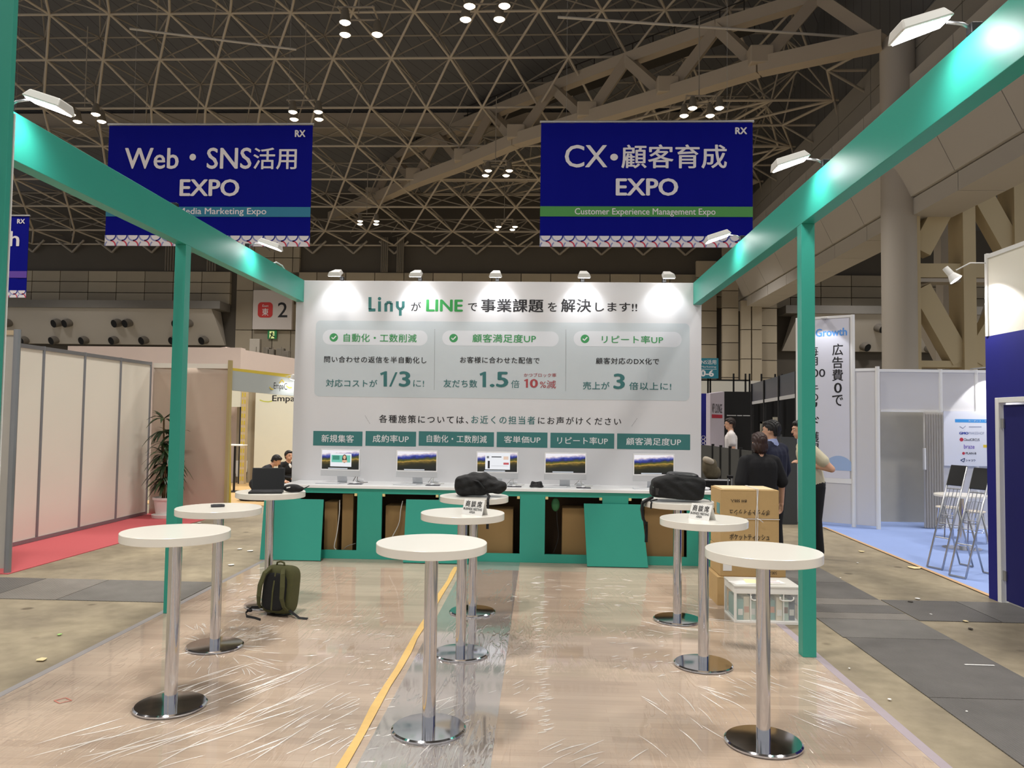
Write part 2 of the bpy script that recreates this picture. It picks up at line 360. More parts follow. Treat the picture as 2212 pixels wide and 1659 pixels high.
tag(MB().add([(-.88,-1.5,.0145),(-.215,-1.5,.0145),(-.24,9.0,.0145),(-.86,9.0,.0145)], [(0,1,2,3)]).build('plastic_film', FILM2), 'hazy strip of film lapped over the joint under the middle tables', 'plastic film')
# raised creases of the film: thin tents, in the bunches the picture shows
CRM = mat('film_crease', (246,243,238), .12, spec=.9, alpha=.5, var=0)
cr_ = random.Random(21)
film_o = bpy.data.objects['plastic_film']
def crease_bunch(cx, cy, rx, ry, n, ang, spread, l0, l1, radial=None):
    mb = MB()
    for _ in range(n):
        x = cx+rx*cr_.uniform(-1, 1); y = cy+ry*cr_.uniform(-1, 1); c = onZ(.013, x, y)
        if not (-3.1 < c.x < 1.9 and 3.2 < c.y < 8.9): continue
        a = R(ang+cr_.uniform(-spread, spread)) if radial is None else math.atan2(c.y-radial[1], c.x-radial[0])+cr_.uniform(-.2, .2)
        L_ = cr_.uniform(l0, l1); d = V((math.cos(a), math.sin(a), 0)); s_ = V((-d.y, d.x, 0)); w = cr_.uniform(.0022, .005); bend = cr_.uniform(-.06, .06)*L_
        k = 6; o = len(mb.v)
        for i in range(k+1):
            f = i/k; t = math.sin(math.pi*f)**.6; q = c+d*L_*(f-.5)+s_*bend*math.sin(math.pi*f)
            mb.v += [tuple(q-s_*w*t), tuple(q+V((0,0,w*.9*t))), tuple(q+s_*w*t)]
        for i in range(k):
            b = o+3*i; mb.f += [(b,b+3,b+4,b+1),(b+1,b+4,b+5,b+2)]; mb.mi += [0,0]
    tag(mb.build('crease_bunch', CRM, film_o, smooth=True), kind='stuff')
t4 = (-2.344, 5.526)
crease_bunch(500, 1400, 95, 55, 60, 0, 0, .08, .22, t4); crease_bunch(560, 1340, 60, 50, 40, 20, 60, .05, .14)
crease_bunch(520, 1530, 150, 100, 46, 62, 14, .15, .6); crease_bunch(300, 1600, 150, 50, 14, 50, 16, .2, .5); crease_bunch(700, 1560, 70, 80, 26, 65, 12, .08, .3)
crease_bunch(800, 1540, 50, 110, 40, 30, 20, .03, .09); crease_bunch(760, 1380, 90, 60, 34, 35, 35, .04, .12)
for k in range(9): crease_bunch(1165+k*1.5, 1260+k*38, 12, 18, 9, 28, 14, .04, .10)
crease_bunch(1110, 1400, 50, 160, 26, 60, 18, .05, .16); crease_bunch(1300, 1630, 120, 25, 10, 50, 15, .1, .3); crease_bunch(1390, 1400, 70, 60, 34, 30, 30, .04, .12); crease_bunch(1480, 1330, 80, 40, 26, -25, 20, .1, .4)
crease_bunch(1790, 1500, 40, 70, 44, 125, 14, .1, .4); crease_bunch(1600, 1480, 70, 40, 24, 120, 20, .08, .3); crease_bunch(1450, 1560, 90, 70, 9, 110, 12, .1, .35); crease_bunch(980, 1560, 60, 60, 20, 60, 25, .06, .3); crease_bunch(560, 1250, 60, 30, 36, 20, 50, .05, .2); crease_bunch(1250, 1280, 150, 30, 36, 10, 60, .05, .15)
tp = MB()
pts = [V((-.94+.006*math.sin(i*1.7), -1.5+i*.35, .0165)) for i in range(30)]
tp.strap(pts, (1,0,0), [.048+.006*math.sin(i*2.3) for i in range(30)], .001)
tag(tp.build('masking_tape', mat('yellow_tape', (214,176,104), .6, var=.12, vscale=20)), 'long strip of yellow masking tape running down the floor film', 'tape')

# ================================================================== far wall of the hall
BW = 52.0
CPAN = [mat('concrete_panel_%d' % i, c, .85, var=.10, vscale=.8) for i, c in enumerate([(172,160,140),(160,149,131),(180,168,147)])]
DARKC = mat('dark_concrete', (92,86,78), .9, var=.1, vscale=.5)
wb = tag(MB().box(-48, 42, BW+.3, BW+.8, 0, 20).build('wall_back', DARKC), 'far concrete wall of the hall', 'wall', kind='structure')
pm = {}
def wpanel(x0, x1, z0, z1, k, y0=None, par=None):
    key = (round(x1-x0, 3), round(z1-z0, 3), k)
    if key not in pm:
        pm[key] = MB().box(0, x1-x0-.05, 0, .3, 0, z1-z0-.05).mesh('wall_panel'); pm[key].materials.append(CPAN[k])
    o = link('wall_panel', pm[key], par or wb); o.matrix_parent_inverse = M.Identity(4); o.location = (x0+.025, BW if y0 is None else y0, z0+.025)
for r_, (z0, z1) in enumerate([(9.33,10.09),(10.09,10.85),(10.85,11.62)]):
    for i in range(44):
        x0 = -48+i*2.02
        if x0 > 40 or -22.6 < x0+1 < -16.9: continue
        wpanel(x0, x0+2.02, z0, z1, (i*7+r_*3+(2 if r_ == 0 else 0)) % 3)
for i, (x0, x1) in enumerate([(-21.3,-20.1),(-20.1,-18.7),(-18.7,-17.4),(-17.4,-16.9)]):
    for k, (z0, z1) in enumerate([(0,3.2),(3.2,5.4),(5.4,7.55),(7.55,10.3),(10.3,12.6),(12.6,13.9)]): wpanel(x0, x1, z0, z1, (i+k) % 2+0)
for i in range(30):
    x0 = -16.9+i*1.3
    if x0 < 10: wpanel(x0, x0+1.3, 6.6, 9.33, i % 3 if i % 2 else 1)
# block pier under the end of the side bridge
for k in range(12):
    z0 = k*1.13
    wpanel(11.62, 12.68, z0, z0+1.13, (0, 2, 1)[k % 3], BW-2.0); wpanel(14.1, 15.15, z0, z0+1.13, (2, 0, 1)[k % 3], BW-2.0)
    if k < 11: wpanel(10.2, 11.6, z0, z0+1.13, (1, 2, 0)[k % 3], BW-.6)
for a, b in ((12.72, 13.38), (13.42, 14.08)):
    for k in range(5): wpanel(a, b, k*1.9, k*1.9+1.9, 2, BW-2.4)
LEDGE = mat('grey_ledge', (118,114,108), .7); NOZP = mat('pale_duct_panel', (184,177,167), .7, var=.05, vscale=.5)
def duct(x0, x1, cut0, cut1, label, noz):
    t = thing('duct_bulkhead', label, 'duct housing', ((x0+x1)/2, BW-1, 6.4))
    MB().box(x0-.2, x1+.2, BW-1.7, BW+.02, 8.78, 9.30).build('ledge', LEDGE, t)
    MB().hexa([(x0,BW-.2,6.45),(x1,BW-.2,6.45),(x1,BW+.02,6.45),(x0,BW+.02,6.45),(x0+cut0,BW-1.5,8.78),(x1-cut1,BW-1.5,8.78),(x1-cut1,BW+.02,8.78),(x0+cut0,BW+.02,8.78)]).build('sloped_panel', NOZP, t)
    for px, py, s in noz:
        z = onY(BW-.8, px, py).z; yy = BW-.2-1.3*(z-6.45)/2.33; p = onY(yy, px, py)
        nz = MB(); d = V((.35, -.75, -.35)).normalized() if s > 0 else V((-.3, -.8, -.3)).normalized()
        nz.cyl(p-d*.2, p+d*.35, .30, .27, 20, caps=False); nz.cyl(p-d*.2, p-d*.18, .3, .3, 20)
        o = nz.build('air_nozzle', mat('nozzle_grey', (118,112,104), .6), t, smooth=40)
        MB().cyl(p+d*.34, p+d*.30, .255, .255, 20).build('nozzle_mouth', mat('dark_void', (10,10,10), .9, var=0), o)
nozL = [(18,697),(125,697),(148,697),(255,697),(278,697),(385,698),(408,698)]+[(55+64.6*i, 734) for i in range(7)]
nozR = [(1898,708),(2050,708),(2075,708),(1866,748),(2006,752)]
duct(-48, -21.9, 0, .45, 'pale sloped duct housing with round air nozzles above the cream panel wall', [(x, y, -1) for x, y in nozL])
duct(16.0, 42, .7, 0, 'pale sloped duct housing with air nozzles behind the lattice pillar', [(x, y, 1) for x, y in nozR])
# dark vertical gaps and riser pipes
PIPE = mat('riser_pipe', (122,114,102), .6)
for px0 in (362, 452, 826, 860):
    t = thing('riser_pipe_set', {362:'riser pipes on the dark wall directly left of the near left post top',452:'riser pipes under the left blue banner',826:'slim riser pipes above the lit white wall',860:'riser pipe pair beside the slim pipes above the white wall'}[px0], 'pipes', onY(BW, px0, 580))
    for k in range(4):
        x = onY(BW, px0+k*(5.5 if px0 < 800 else 4), 560).x
        MB().cyl((x, BW-.25, 11.6), (x, BW-.25, 14.0), .06, n=8).build('pipe', PIPE, t)
# hall number sign and exit sign
t = thing('hall_sign', 'big white square sign with a red East tile and the number 2', 'sign', (-18.7, BW-.3, 7.6))
sg = onY(BW-.3, 548, 627); sh = onY(BW-.3, 630, 712)
MB().box(sg.x, sh.x, BW-.35, BW-.02, sh.z, sg.z).build('board', mat('sign_white', (214,204,198), .5, var=.02), t)
mb = MB(); rect_px(mb, (557,653,589,686), BW-.36, .01, .25); rt = mb.build('tile', mat('sign_red', (206,48,42), .5, var=0), t)
let_px('East', WHITEINK, rt, (567,658,580,663), BW-.372); let_px('東', WHITEINK, rt, (566,666,580,682), BW-.372, bold=.01)
let_px('2', INK, t, (600,653,621,685.5), BW-.355, bold=.008)
t = thing('exit_sign', 'small green running man exit sign below the hall number', 'sign', onY(BW-.1, 588, 732))
mb = MB(); rect_px(mb, (579,714,598,732), BW-.1, .08); mb.build('case', mat('exit_green', (30,120,70), .4, emit=(20,110,60), estr=.25, var=0), t)
mb = MB(); rect_px(mb, (582,715.5,592.5,731), BW-.182, .01); mb.build('doorway_print', mat('exit_yellow', (210,220,150), .4, emit=(220,230,150), estr=.5, var=0), t)
mb = MB()
def stroke(pts, w):
    for a, b in zip(pts, pts[1:]):
        A, B = onY(BW-.2, *a), onY(BW-.2, *b); d = (B-A).normalized(); n_ = V((-d.z, 0, d.x))*w
        mb.prism([A-n_, B-n_, B+n_, A+n_], (0,-.01,0))
stroke([(588,717),(588,719)], .05); stroke([(587.5,719.5),(586.5,724)], .05); stroke([(587.5,720),(591,722)], .025); stroke([(587.5,720),(583.5,722),(583,720)], .025)
stroke([(586.5,724),(590,726),(594,728)], .035); stroke([(586.5,724),(585,728),(583,731)], .035)
mb.build('running_figure', mat('exit_dark', (10,60,32), .5, var=0), t)
t = thing('equipment_gantry', 'small equipment platform with pale boxes under the exit sign', 'gantry', onY(BW-1.5, 590, 775))
for px, py, w, h in [(552,750,.35,.55),(577,764,.2,.4),(587,766,.22,.35),(607,764,.25,.35),(620,768,.2,.3)]:
    p = onY(BW-1.5, px, py); MB().box(p.x-w, p.x+w, BW-1.7, BW-1.3, p.z-h, p.z+h).build('box', mat('gantry_pale', (176,168,156), .6) if px < 560 else PIPE, t, bevel=.03)
p, q = onY(BW-1.5, 560, 780), onY(BW-1.5, 632, 782)
MB().box(p.x, q.x, BW-2.2, BW-.3, p.z-.15, p.z).build('deck', PIPE, t)
for k in range(5):
    x = p.x+(q.x-p.x)*k/4; MB().cyl((x, BW-2.1, p.z), (x, BW-2.1, p.z+.9), .03, n=6).build('rail_post', PIPE, t)

# ================================================================== side bridge and lattice pillar at the right
FASC = [mat('bridge_panel_dark', (150,145,138), .8, var=.05, vscale=.5), mat('bridge_panel_pale', (196,190,182), .7, var=.04, vscale=.4), mat('bridge_panel_mid', (178,171,162), .7, var=.04, vscale=.4)]
br_ = thing('side_bridge', 'long panelled bridge running back along the side of the hall', 'bridge', (13.5, 30, 9.4), kind='structure')
yy = [4 + i*3.42 for i in range(15)]
for a, b in zip(yy, yy[1:]):
    for z0, z1, x, k in [(14.2,15.2,13.3,0),(15.2,16.2,13.3,0)]:
        MB().box(x, x+.4, a+.02, b-.02, z0+.02, z1-.02).build('fascia_panel', FASC[k], br_)
    MB().box(13.0, 13.5, a+.02, b-.02, 13.1, 14.18).build('fascia_panel', FASC[1], br_)
    MB().hexa([(13.0,a+.02,9.75),(13.0,b-.02,9.75),(13.6,b-.02,9.75),(13.6,a+.02,9.75),(12.2,a+.02,11.4),(12.2,b-.02,11.4),(13.6,b-.02,11.4),(13.6,a+.02,11.4)]).build('fascia_panel', FASC[1], br_)
    MB().box(12.3, 13.6, a+.02, b-.02, 11.44, 13.0).build('fascia_panel', FASC[2], br_)
    MB().box(13.1, 14.6, a+.02, b-.02, 9.1, 9.7).build('soffit_panel', FASC[1], br_)
BEIGE = mat('beige_steel', (196,180,146), .6, var=.03, vscale=.5); GREYCOL = mat('grey_column', (186,178,168), .6, var=.03, vscale=.5)
for c0, (pxs, dep, lab) in enumerate([((12.85, 18.6), 28.0, 'beige lattice pillar with a round grey leg under the bridge')]):
    t = thing('lattice_pillar', lab, 'pillar', (15.5, 28, 0), kind='structure')
    MB().cyl((12.85, 28, 0), (12.85, 28, 15.7), .6, n=32).build('round_column', GREYCOL, t, smooth=40)
    for px0, px1 in ((1950,1976),(2067,2094),(2177,2240)):
        a, b = onY(28, px0, 500).x, onY(28, px1, 500).x
        MB().box(a, b, 27.6, 28.6, 0, 10.95).build('box_column', BEIGE, t)
    for py0, py1 in ((362,394),(572,602),(780,794)):
        z1, z0 = onY(28, 2000, py0).z, onY(28, 2000, py1).z
        MB().box(13.4, 18.0, 27.75, 28.45, z0, z1).build('cross_beam', BEIGE, t)
    MB().box(13.4, 18, 27.8, 28.4, onY(28, 2000, 611).z, onY(28, 2000, 603).z).build('cross_beam', GREYCOL, t)
    def brace(a, b, w=.36, y=28.0, mt=BEIGE):
        A, B = onY(y, *a), onY(y, *b); d = (B-A); L_ = d.length; d.normalize(); n_ = V((-d.z, 0, d.x))
        MB().obox((A+B)/2, d*L_/2, n_*w, (0, .28, 0)).build('brace', mt, t)
    brace((2060,400),(1982,545)); brace((2100,400),(2190,560)); brace((1982,625),(2070,780)); brace((2180,640),(2095,780))
    brace((2060,602),(2060,780), .55, 31, GREYCOL); brace((2055,394),(2055,572), .55, 31, GREYCOL); brace((1985,660),(2050,790), .35, 32, GREYCOL); brace((2160,640),(2110,780), .35, 32, GREYCOL)
# ================================================================== roof: deck, space frame, main truss
DECK = None
def deck_mat():
    m = bpy.data.materials.new('roof_deck'); m.use_nodes = True; nt = m.node_tree; n = nt.nodes; L = nt.links; b = n['Principled BSDF']
    tc = n.new('ShaderNodeTexCoord'); mp = n.new('ShaderNodeMapping'); mp.inputs['Rotation'].default_value = (0, 0, R(40)); L.new(tc.outputs['Object'], mp.inputs['Vector'])
    w = n.new('ShaderNodeTexWave'); w.inputs['Scale'].default_value = .55; w.bands_direction = 'X'; w.wave_profile = 'SAW'; L.new(mp.outputs['Vector'], w.inputs['Vector'])
    r = n.new('ShaderNodeValToRGB'); e = r.color_ramp.elements; e[0].position = .0; e[0].color = (*lin((46,46,47)), 1); e[1].position = .06; e[1].color = (*lin((112,111,112)), 1)
    L.new(w.outputs['Fac'], r.inputs['Fac']); L.new(r.outputs['Color'], b.inputs['Base Color']); b.inputs['Roughness'].default_value = .9; return m
prof = [(22,21.9),(25,21.6),(28,21.2),(31,20.7),(34,20.2),(36,19.0),(38,17.4),(41,16.5),(44,15.6),(47,14.8),(50,14.0),(52,13.5)]
DX = 2.85
def PB(i, j): y, z = prof[j]; return V((-14.6-DX*8+(i+.5*(j % 2))*DX, y, z))
def PT(i, j):
    m_ = (V((0, *prof[j]))+V((0, *prof[j+1])))/2; d_ = m_-CAM; d_.x = 0; m_ += d_.normalized()*2.1
    return V((-14.6-DX*8+(i+.25+.5*(j % 2))*DX, m_.y, m_.z))
NI = 19
dk = MB(); NJ = len(prof)
for j in range(NJ): dk.v += [(-48, prof[j][0]+2, prof[j][1]+3.4), (16, prof[j][0]+2, prof[j][1]+3.4)]
for j in range(NJ-1): dk.f.append((2*j, 2*j+1, 2*j+3, 2*j+2)); dk.mi.append(0)
o = len(dk.v); dk.v += [(-48, -30, 25.3), (16, -30, 25.3), (13.75, 24, 17), (42, 24, 17), (42, 54, 14.6), (13.6, 54, 14.6)]; dk.f += [(o, o+1, 1, 0), (o+2, o+3, o+4, o+5)]; dk.mi += [0, 0]
dk.box(13.75, 13.85, -30, 54, 16.2, 25.4)
tag(dk.build('ceiling', deck_mat()), 'dark ribbed roof deck above the space frame', 'ceiling', kind='structure')
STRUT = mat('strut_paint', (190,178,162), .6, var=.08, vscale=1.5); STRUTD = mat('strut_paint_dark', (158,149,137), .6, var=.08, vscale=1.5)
sf = thing('space_frame', 'grid of slim painted struts carrying the hall roof', 'roof frame', (0, 38, 16), kind='structure')
bars = []
for j in range(NJ):
    for i in range(NI):
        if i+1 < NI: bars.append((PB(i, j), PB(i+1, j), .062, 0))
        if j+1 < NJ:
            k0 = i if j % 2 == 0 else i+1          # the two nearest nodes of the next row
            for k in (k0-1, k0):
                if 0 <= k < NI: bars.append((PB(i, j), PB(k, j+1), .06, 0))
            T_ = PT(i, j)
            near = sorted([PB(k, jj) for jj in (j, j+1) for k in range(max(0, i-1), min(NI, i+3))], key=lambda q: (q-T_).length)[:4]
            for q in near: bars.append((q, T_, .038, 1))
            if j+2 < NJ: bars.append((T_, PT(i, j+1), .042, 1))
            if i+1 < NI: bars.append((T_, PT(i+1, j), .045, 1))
def vis(p):
    d = p-CAM; z = d.dot(_f); return 1106+FOC*d.dot(_r)/z, 829.5-FOC*d.dot(_u)/z
def seen(b):
    x, y = vis((b[0]+b[1])/2); return -60 < x < 1900 and -60 < y < 560
keep = [b for b in bars if b[0].x < 13 and b[1].x < 13]
big = sorted([b for b in keep if seen(b)], key=lambda b: -b[2]/((b[0]+b[1])/2-CAM).length*(b[0]-b[1]).length)[:300]
bid = set(id(b) for b in big)
unit = [MB().cyl((0,0,0), (0,0,1), 1, n=8).mesh('strut') for _ in range(2)]
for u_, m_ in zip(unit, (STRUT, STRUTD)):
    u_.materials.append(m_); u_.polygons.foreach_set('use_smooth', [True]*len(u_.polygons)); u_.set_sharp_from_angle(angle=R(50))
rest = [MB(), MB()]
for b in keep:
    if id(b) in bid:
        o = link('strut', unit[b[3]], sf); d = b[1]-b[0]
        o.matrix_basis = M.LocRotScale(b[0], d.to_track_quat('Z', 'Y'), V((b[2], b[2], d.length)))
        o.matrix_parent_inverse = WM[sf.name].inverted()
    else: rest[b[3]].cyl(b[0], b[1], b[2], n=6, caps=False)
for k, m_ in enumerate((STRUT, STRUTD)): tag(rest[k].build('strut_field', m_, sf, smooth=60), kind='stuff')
# bracket struts where the frame lands on the far wall
for i in range(NI-1):
    p = PB(i, NJ-1)
    if p.x < 12:
        for s_ in (-1, 1):
            MB().cyl(p+V((0,.1,-.55)), p+V((s_*1.0,-.2,.25)), .08, n=6).build('wall_bracket', STRUTD, sf)
# flat lattice in the corner between the main truss and the side bridge
s2 = thing('space_frame', 'flat strut lattice reaching the side bridge behind the heavy truss', 'roof frame', (7, 42, 16.8), kind='structure')
nb_ = {}; nt_ = {}
for j, y in enumerate(range(29, 52, 3)):
    for i in range(9):
        x = 13.2-i*2.85-(1.4 if j % 2 else 0)
        if x > 13.4-(y-28)*1.118+.6: nb_[(i, j)] = V((x, y, 16.45))
        if x-1.2 > 13.4-(y-28)*1.118+.6: nt_[(i, j)] = V((x-1.2, y+1.6, 18.6))
def add2(a, b, r, k):
    o = link('strut', unit[k], s2); d = b-a; o.matrix_basis = M.LocRotScale(a, d.to_track_quat('Z', 'Y'), V((r, r, d.length))); o.matrix_parent_inverse = WM[s2.name].inverted()
for (i, j), p_ in nb_.items():
    for q_ in [(i+1, j)]+([(i, j+1), (i-1, j+1)] if j % 2 == 1 else [(i, j+1), (i+1, j+1)]):
        if q_ in nb_: add2(p_, nb_[q_], .065, 0)
    if i == 0: add2(p_, V((13.4, p_.y, 16.45)), .065, 0); add2(p_+V((0,0,0)), V((13.4, p_.y, 15.5)), .06, 1)
for (i, j), p_ in nt_.items():
    for q_ in sorted(nb_.values(), key=lambda q: (q-p_).length)[:4]: add2(q_, p_, .042, 1)
    for q_ in ((i+1, j), (i, j+1)):
        if q_ in nt_: add2(p_, nt_[q_], .045, 1)
# main diagonal truss: box chords and zigzag web
mt_ = thing('main_truss', 'heavy diagonal roof truss with box chords crossing above the stand', 'roof truss', (0, 40, 15.6), kind='structure')
lo = [onZ(15.6, *p) for p in [(640,500),(807,432),(895,392),(1000,353),(1115,304),(1267,258),(1440,207),(1640,145),(1905,88)]]
up = [onZ(18.4, *p) for p in [(740,395),(851,342),(949,293),(1061,245),(1196,190),(1354,130),(1550,60),(1766,-6)]]
TR = mat('truss_paint', (182,168,150), .6, var=.06, vscale=.8)
def bx(a, b, w, h, name):
    d = b-a; L_ = d.length; d.normalize(); s_ = d.cross(V((0,0,1))).normalized(); n_ = s_.cross(d)
    MB().obox((a+b)/2, d*(L_/2), s_*w, n_*h).build(name, TR, mt_)
for a, b in zip(lo, lo[1:]): bx(a, b, .3, .3, 'lower_chord')
for a, b in zip(up, up[1:]): bx(a, b, .25, .26, 'upper_chord')
for i, u_ in enumerate(up): bx(u_, lo[i], .2, .22, 'web_member'); bx(u_, lo[i+1], .2, .22, 'web_member')
for p in lo[1:-1]: MB().obox(p+V((0,0,.35)), (.45,0,0), (0,.45,0), (0,0,.35)).build('gusset', TR, mt_, bevel=.05)
# second truss far left and long ring beam behind the frame
t = thing('ring_beam', 'broad pale beam curving across the roof behind the left struts', 'roof beam', (-20, 42, 19), kind='structure')
MB().box(-46, 9, 43.6, 44.4, 18.55, 19.4).build('beam_web', TR, t); MB().box(-46, 9, 43.4, 44.7, 18.4, 18.56).build('beam_flange', STRUTD, t)
# catwalk hung along the main truss
CW = mat('catwalk_steel', (56,52,48), .7, metal=.3)
t = thing('catwalk', 'dark service catwalk with railings along the heavy truss', 'catwalk', (0, 42, 18.6), kind='structure')
ca, cb = onZ(18.7, 760, 345)+V((0,1.5,0)), onZ(18.7, 1640, 20)+V((0,1.5,0))
d = (cb-ca); L_ = d.length; d.normalize(); s_ = d.cross(V((0,0,1)))
MB().obox((ca+cb)/2, d*L_/2, s_*.5, (0,0,.04)).build('deck', CW, t)
for k in (-1, 1):
    for h in (.5, 1.0): MB().cyl(ca+s_*.5*k+V((0,0,h)), cb+s_*.5*k+V((0,0,h)), .03, n=6).build('rail', CW, t)
    for q in range(26):
        p = ca+d*L_*q/25+s_*.5*k; MB().cyl(p, p+V((0,0,1)), .025, n=6).build('rail_post', CW, t)
# suspended linear ceiling tubes
t = tag(MB().cyl(onZ(16.5,280,62), onZ(16.5,640,107), .045, n=8).build('suspended_tube', mat('bright_tube', (205,198,190), .4)), 'thin bright suspended tube above the left banner', 'tube')
t = tag(MB().cyl(onZ(16.5,1205,37), onZ(16.5,1900,84), .05, n=8).build('suspended_tube', mat('bright_tube', ())), 'thin bright suspended tube above the right banner', 'tube')

# high-bay lamp clusters seen in the picture
LSH = mat('lamp_shade', (120,112,100), .5)
lampm = MB().lathe([(.05,.42),(.09,.40),(.17,.0),(.165,.0)], n=20).mesh('lamp_shade'); lampm.materials.append(LSH)
lensm = MB().lathe([(.001,-.06),(.10,-.045),(.165,.005),(.001,.006)], n=20).mesh('lamp_lens'); lensm.materials.append(HLENS)
CL = [(182,255,4,'four lamps glowing beside the near left floodlight'),(656,250,4,'four lamps at the top right corner of the left banner'),(774,62,3,'three lamps high over the gap between the banners'),
      (1040,28,4,'four large lamps at the top edge over the middle of the stand'),(1070,374,4,'four lamps just left of the right banner'),(792,481,4,'four small lamps low over the white wall to the right of the left banner'),
      (1089,493,4,'four small lamps beside the lower left corner of the right banner'),(1510,242,4,'four lamps just above the right banner')]
for px, py, n_, lab in CL:
    c = onZ(HALL_Z, px, py); t = thing('hall_lamp_cluster', lab, 'hall lamp', c, group='high bay lamp clusters')
    fr = MB(); fr.cyl((-.55,-.35,.45), (.55,-.35,.45), .03, n=6); fr.cyl((-.55,.35,.45), (.55,.35,.45), .03, n=6); fr.cyl((-.5,-.4,.45), (-.5,.4,.45), .03, n=6); fr.cyl((.5,-.4,.45), (.5,.4,.45), .03, n=6)
    fr.build('lamp_frame', STRUTD, t, local=True)
    for k in range(n_):
        o = (-.48, .48, -.3, .66)[k] if True else 0; oy = (.35, .35, -.35, -.35)[k]
        if n_ == 3 and k == 3: continue
        a = link('lamp', lampm, t); a.matrix_parent_inverse = M.Identity(4); a.location = (o, oy, 0)
        b = link('lamp_lens', lensm, a); b.matrix_parent_inverse = M.Identity(4)
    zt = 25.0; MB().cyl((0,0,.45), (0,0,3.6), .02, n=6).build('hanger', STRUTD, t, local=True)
    hall_light(c.x, c.y)
for x in (-24, -13, -3, 7, 20):
    for y in (-18, -7, 3, 12): hall_light(x, y)
for p in ((-33,22),(-33,34),(24,20),(24,36),(-14,41),(-20,45),(-31,44),(-40,44),(3,45),(8,44),(20,46),(30,46)): hall_light(*p)  # no fixtures; the far ones are added fill to brighten the far wall
# ================================================================== the stand: wall, beams, posts
WY = 9.65
sw = thing('display_wall', 'tall white stand wall printed with green and black slogans', 'display wall', (-.6, WY, 0))
MB().box(-3.17, 1.985, WY, WY+.1, 0, 3.423).build('wall_panel', WHITEWALL, sw, bevel=.004)
PP = WY-.0005
def W_(s, mt, box, bold=0, spacing=1.0): return let_px(s, mt, sw, box, PP, bold, spacing)
# logo word, drawn as strokes
lg = MB()
def seg_px(pts, wpx, Yp=PP, mb=None, t=.002, close=True):
    mb = mb or lg
    for a, b in zip(pts, pts[1:]):
        A, B = onY(Yp, *a), onY(Yp, *b); d = (B-A); n_ = V((-d.z, 0, d.x)).normalized()*wpx*Yp/FOC/2
        mb.prism([A-n_, B-n_, B+n_, A+n_], (0, -t, 0))
seg_px([(799.2,641.8),(799.2,668)], 6.6); seg_px([(796.2,669.6),(811,669.6)], 6.4)
for x in (818.8,): seg_px([(819.8,650.8),(819.8,673)], 6.4)
def disc_px(mb, px, py, rpx, Yp=PP, t=.002, n=20):
    c = onY(Yp, px, py); r = rpx*Yp/FOC; mb.prism([c+V((r*math.cos(2*math.pi*i/n), 0, r*math.sin(2*math.pi*i/n))) for i in range(n)], (0, -t, 0))
disc_px(lg, 819.8, 645.2, 3.7)
arc = [(841.5+6*math.cos(R(a)), 656.5-3.6*math.sin(R(a))) for a in range(180, -1, -30)]
seg_px([(833.4,673),(833.4,656)], 6.2); seg_px([(833.4,659),(835.5,654.5),(839,653),(842,653),(845,654.5),(845.6,657)], 6.2); seg_px([(845.6,656),(845.6,673)], 6.2)
seg_px([(858.4,650.8),(858.4,663)], 6.2); seg_px([(858.4,662),(860.5,666),(864,667.4),(867,667.4),(869.6,666),(871.2,662)], 6); seg_px([(871.2,663),(871.2,650.8)], 6); seg_px([(864.8,667),(864.8,682)], 6)
lg.build('logo_word', TEALPRINT, sw)
W_('が', INK, (888,652,909.5,672), .012); W_('LINE', mat('bright_green_ink', (52,156,78), .6, var=0), (920.5,647,1000,673), .032); W_('で', INK, (1011,654.6,1031,672), .012)
W_('事業課題', INK, (1039,645.6,1174,674.5), .022, 1.05); W_('を', INK, (1183.4,653,1203,673), .012); W_('解決', INK, (1211.7,645.6,1277,674.5), .022, 1.1); W_('します!!', INK, (1286,653.6,1376.4,673), .012)
mb = MB(); rect_px(mb, (680.8,695.5,1489.4,861), PP, .0012, .06); mb.build('info_panel_print', mat('pale_grey_print', (196,203,207), .6, var=.02), sw)
PILL = mat('pill_print', (217,219,224), .6, var=0)
for b in ((697,713,923.5,745.5),(955.3,715,1207,747.5),(1239,716,1472.5,749)):
    mb = MB(); rect_px(mb, b, PP-.0012, .0008, .2, 8); mb.build('pill_print', PILL, sw)
for cx, cy in ((721,729),(979.8,730.4),(1263.6,732)):
    mb = MB(); disc_px(mb, cx, cy, 9.3, PP-.002, .0008, 28); o = mb.build('check_badge', mat('check_green', (62,148,88), .6, var=0), sw)
    mb = MB(); seg_px([(cx-4.6,cy-.2),(cx-1.2,cy+3.4)], 2.3, PP-.0028, mb, .0006); seg_px([(cx-1.6,cy+3.5),(cx+5,cy-3.6)], 2.3, PP-.0028, mb, .0006); mb.build('check_mark', WHITEINK, o)
PP -= .0022
def one(x0, x1, y0, y1, w, mt=None):
    mb = MB(); q = [(x1-w,y1),(x1,y1),(x1,y0),(x1-w*.55,y0),(x0,y0+(y1-y0)*.13),(x0+w*.28,y0+(y1-y0)*.27),(x1-w,y0+(y1-y0)*.2)]
    mb.prism([onY(PP, *a) for a in q], (0,-.001,0)); mb.build('numeral', mt or TEALINK, sw)
W_('自動化・工数削減', GREENINK, (742,721,900,739), .013, 1.05); W_('顧客満足度UP', GREENINK, (1020.4,722,1157.6,740), .013, 1.05); W_('リピート率UP', GREENINK, (1299.8,725,1432.5,742), .013, 1.05)
W_('問い合わせの返信を半自動化し', INK, (700,770,921,784), .012, 1.1); W_('お客様に合わせた配信で', INK, (993.7,771,1165.5,785), .012, 1.1); W_('顧客対応のDX化で', INK, (1287,773,1423.7,787), .012, 1.1)
W_('対応コストが', TEALINK, (704,819.7,815,836), .012, 1.05); one(821,836,802,835,7.4); W_('/', TEALINK, (841,804,858.4,835)); W_('3', TEALINK, (861.8,802,886.7,835.6), .03); W_('に!', TEALINK, (892.6,821,916,835.6))
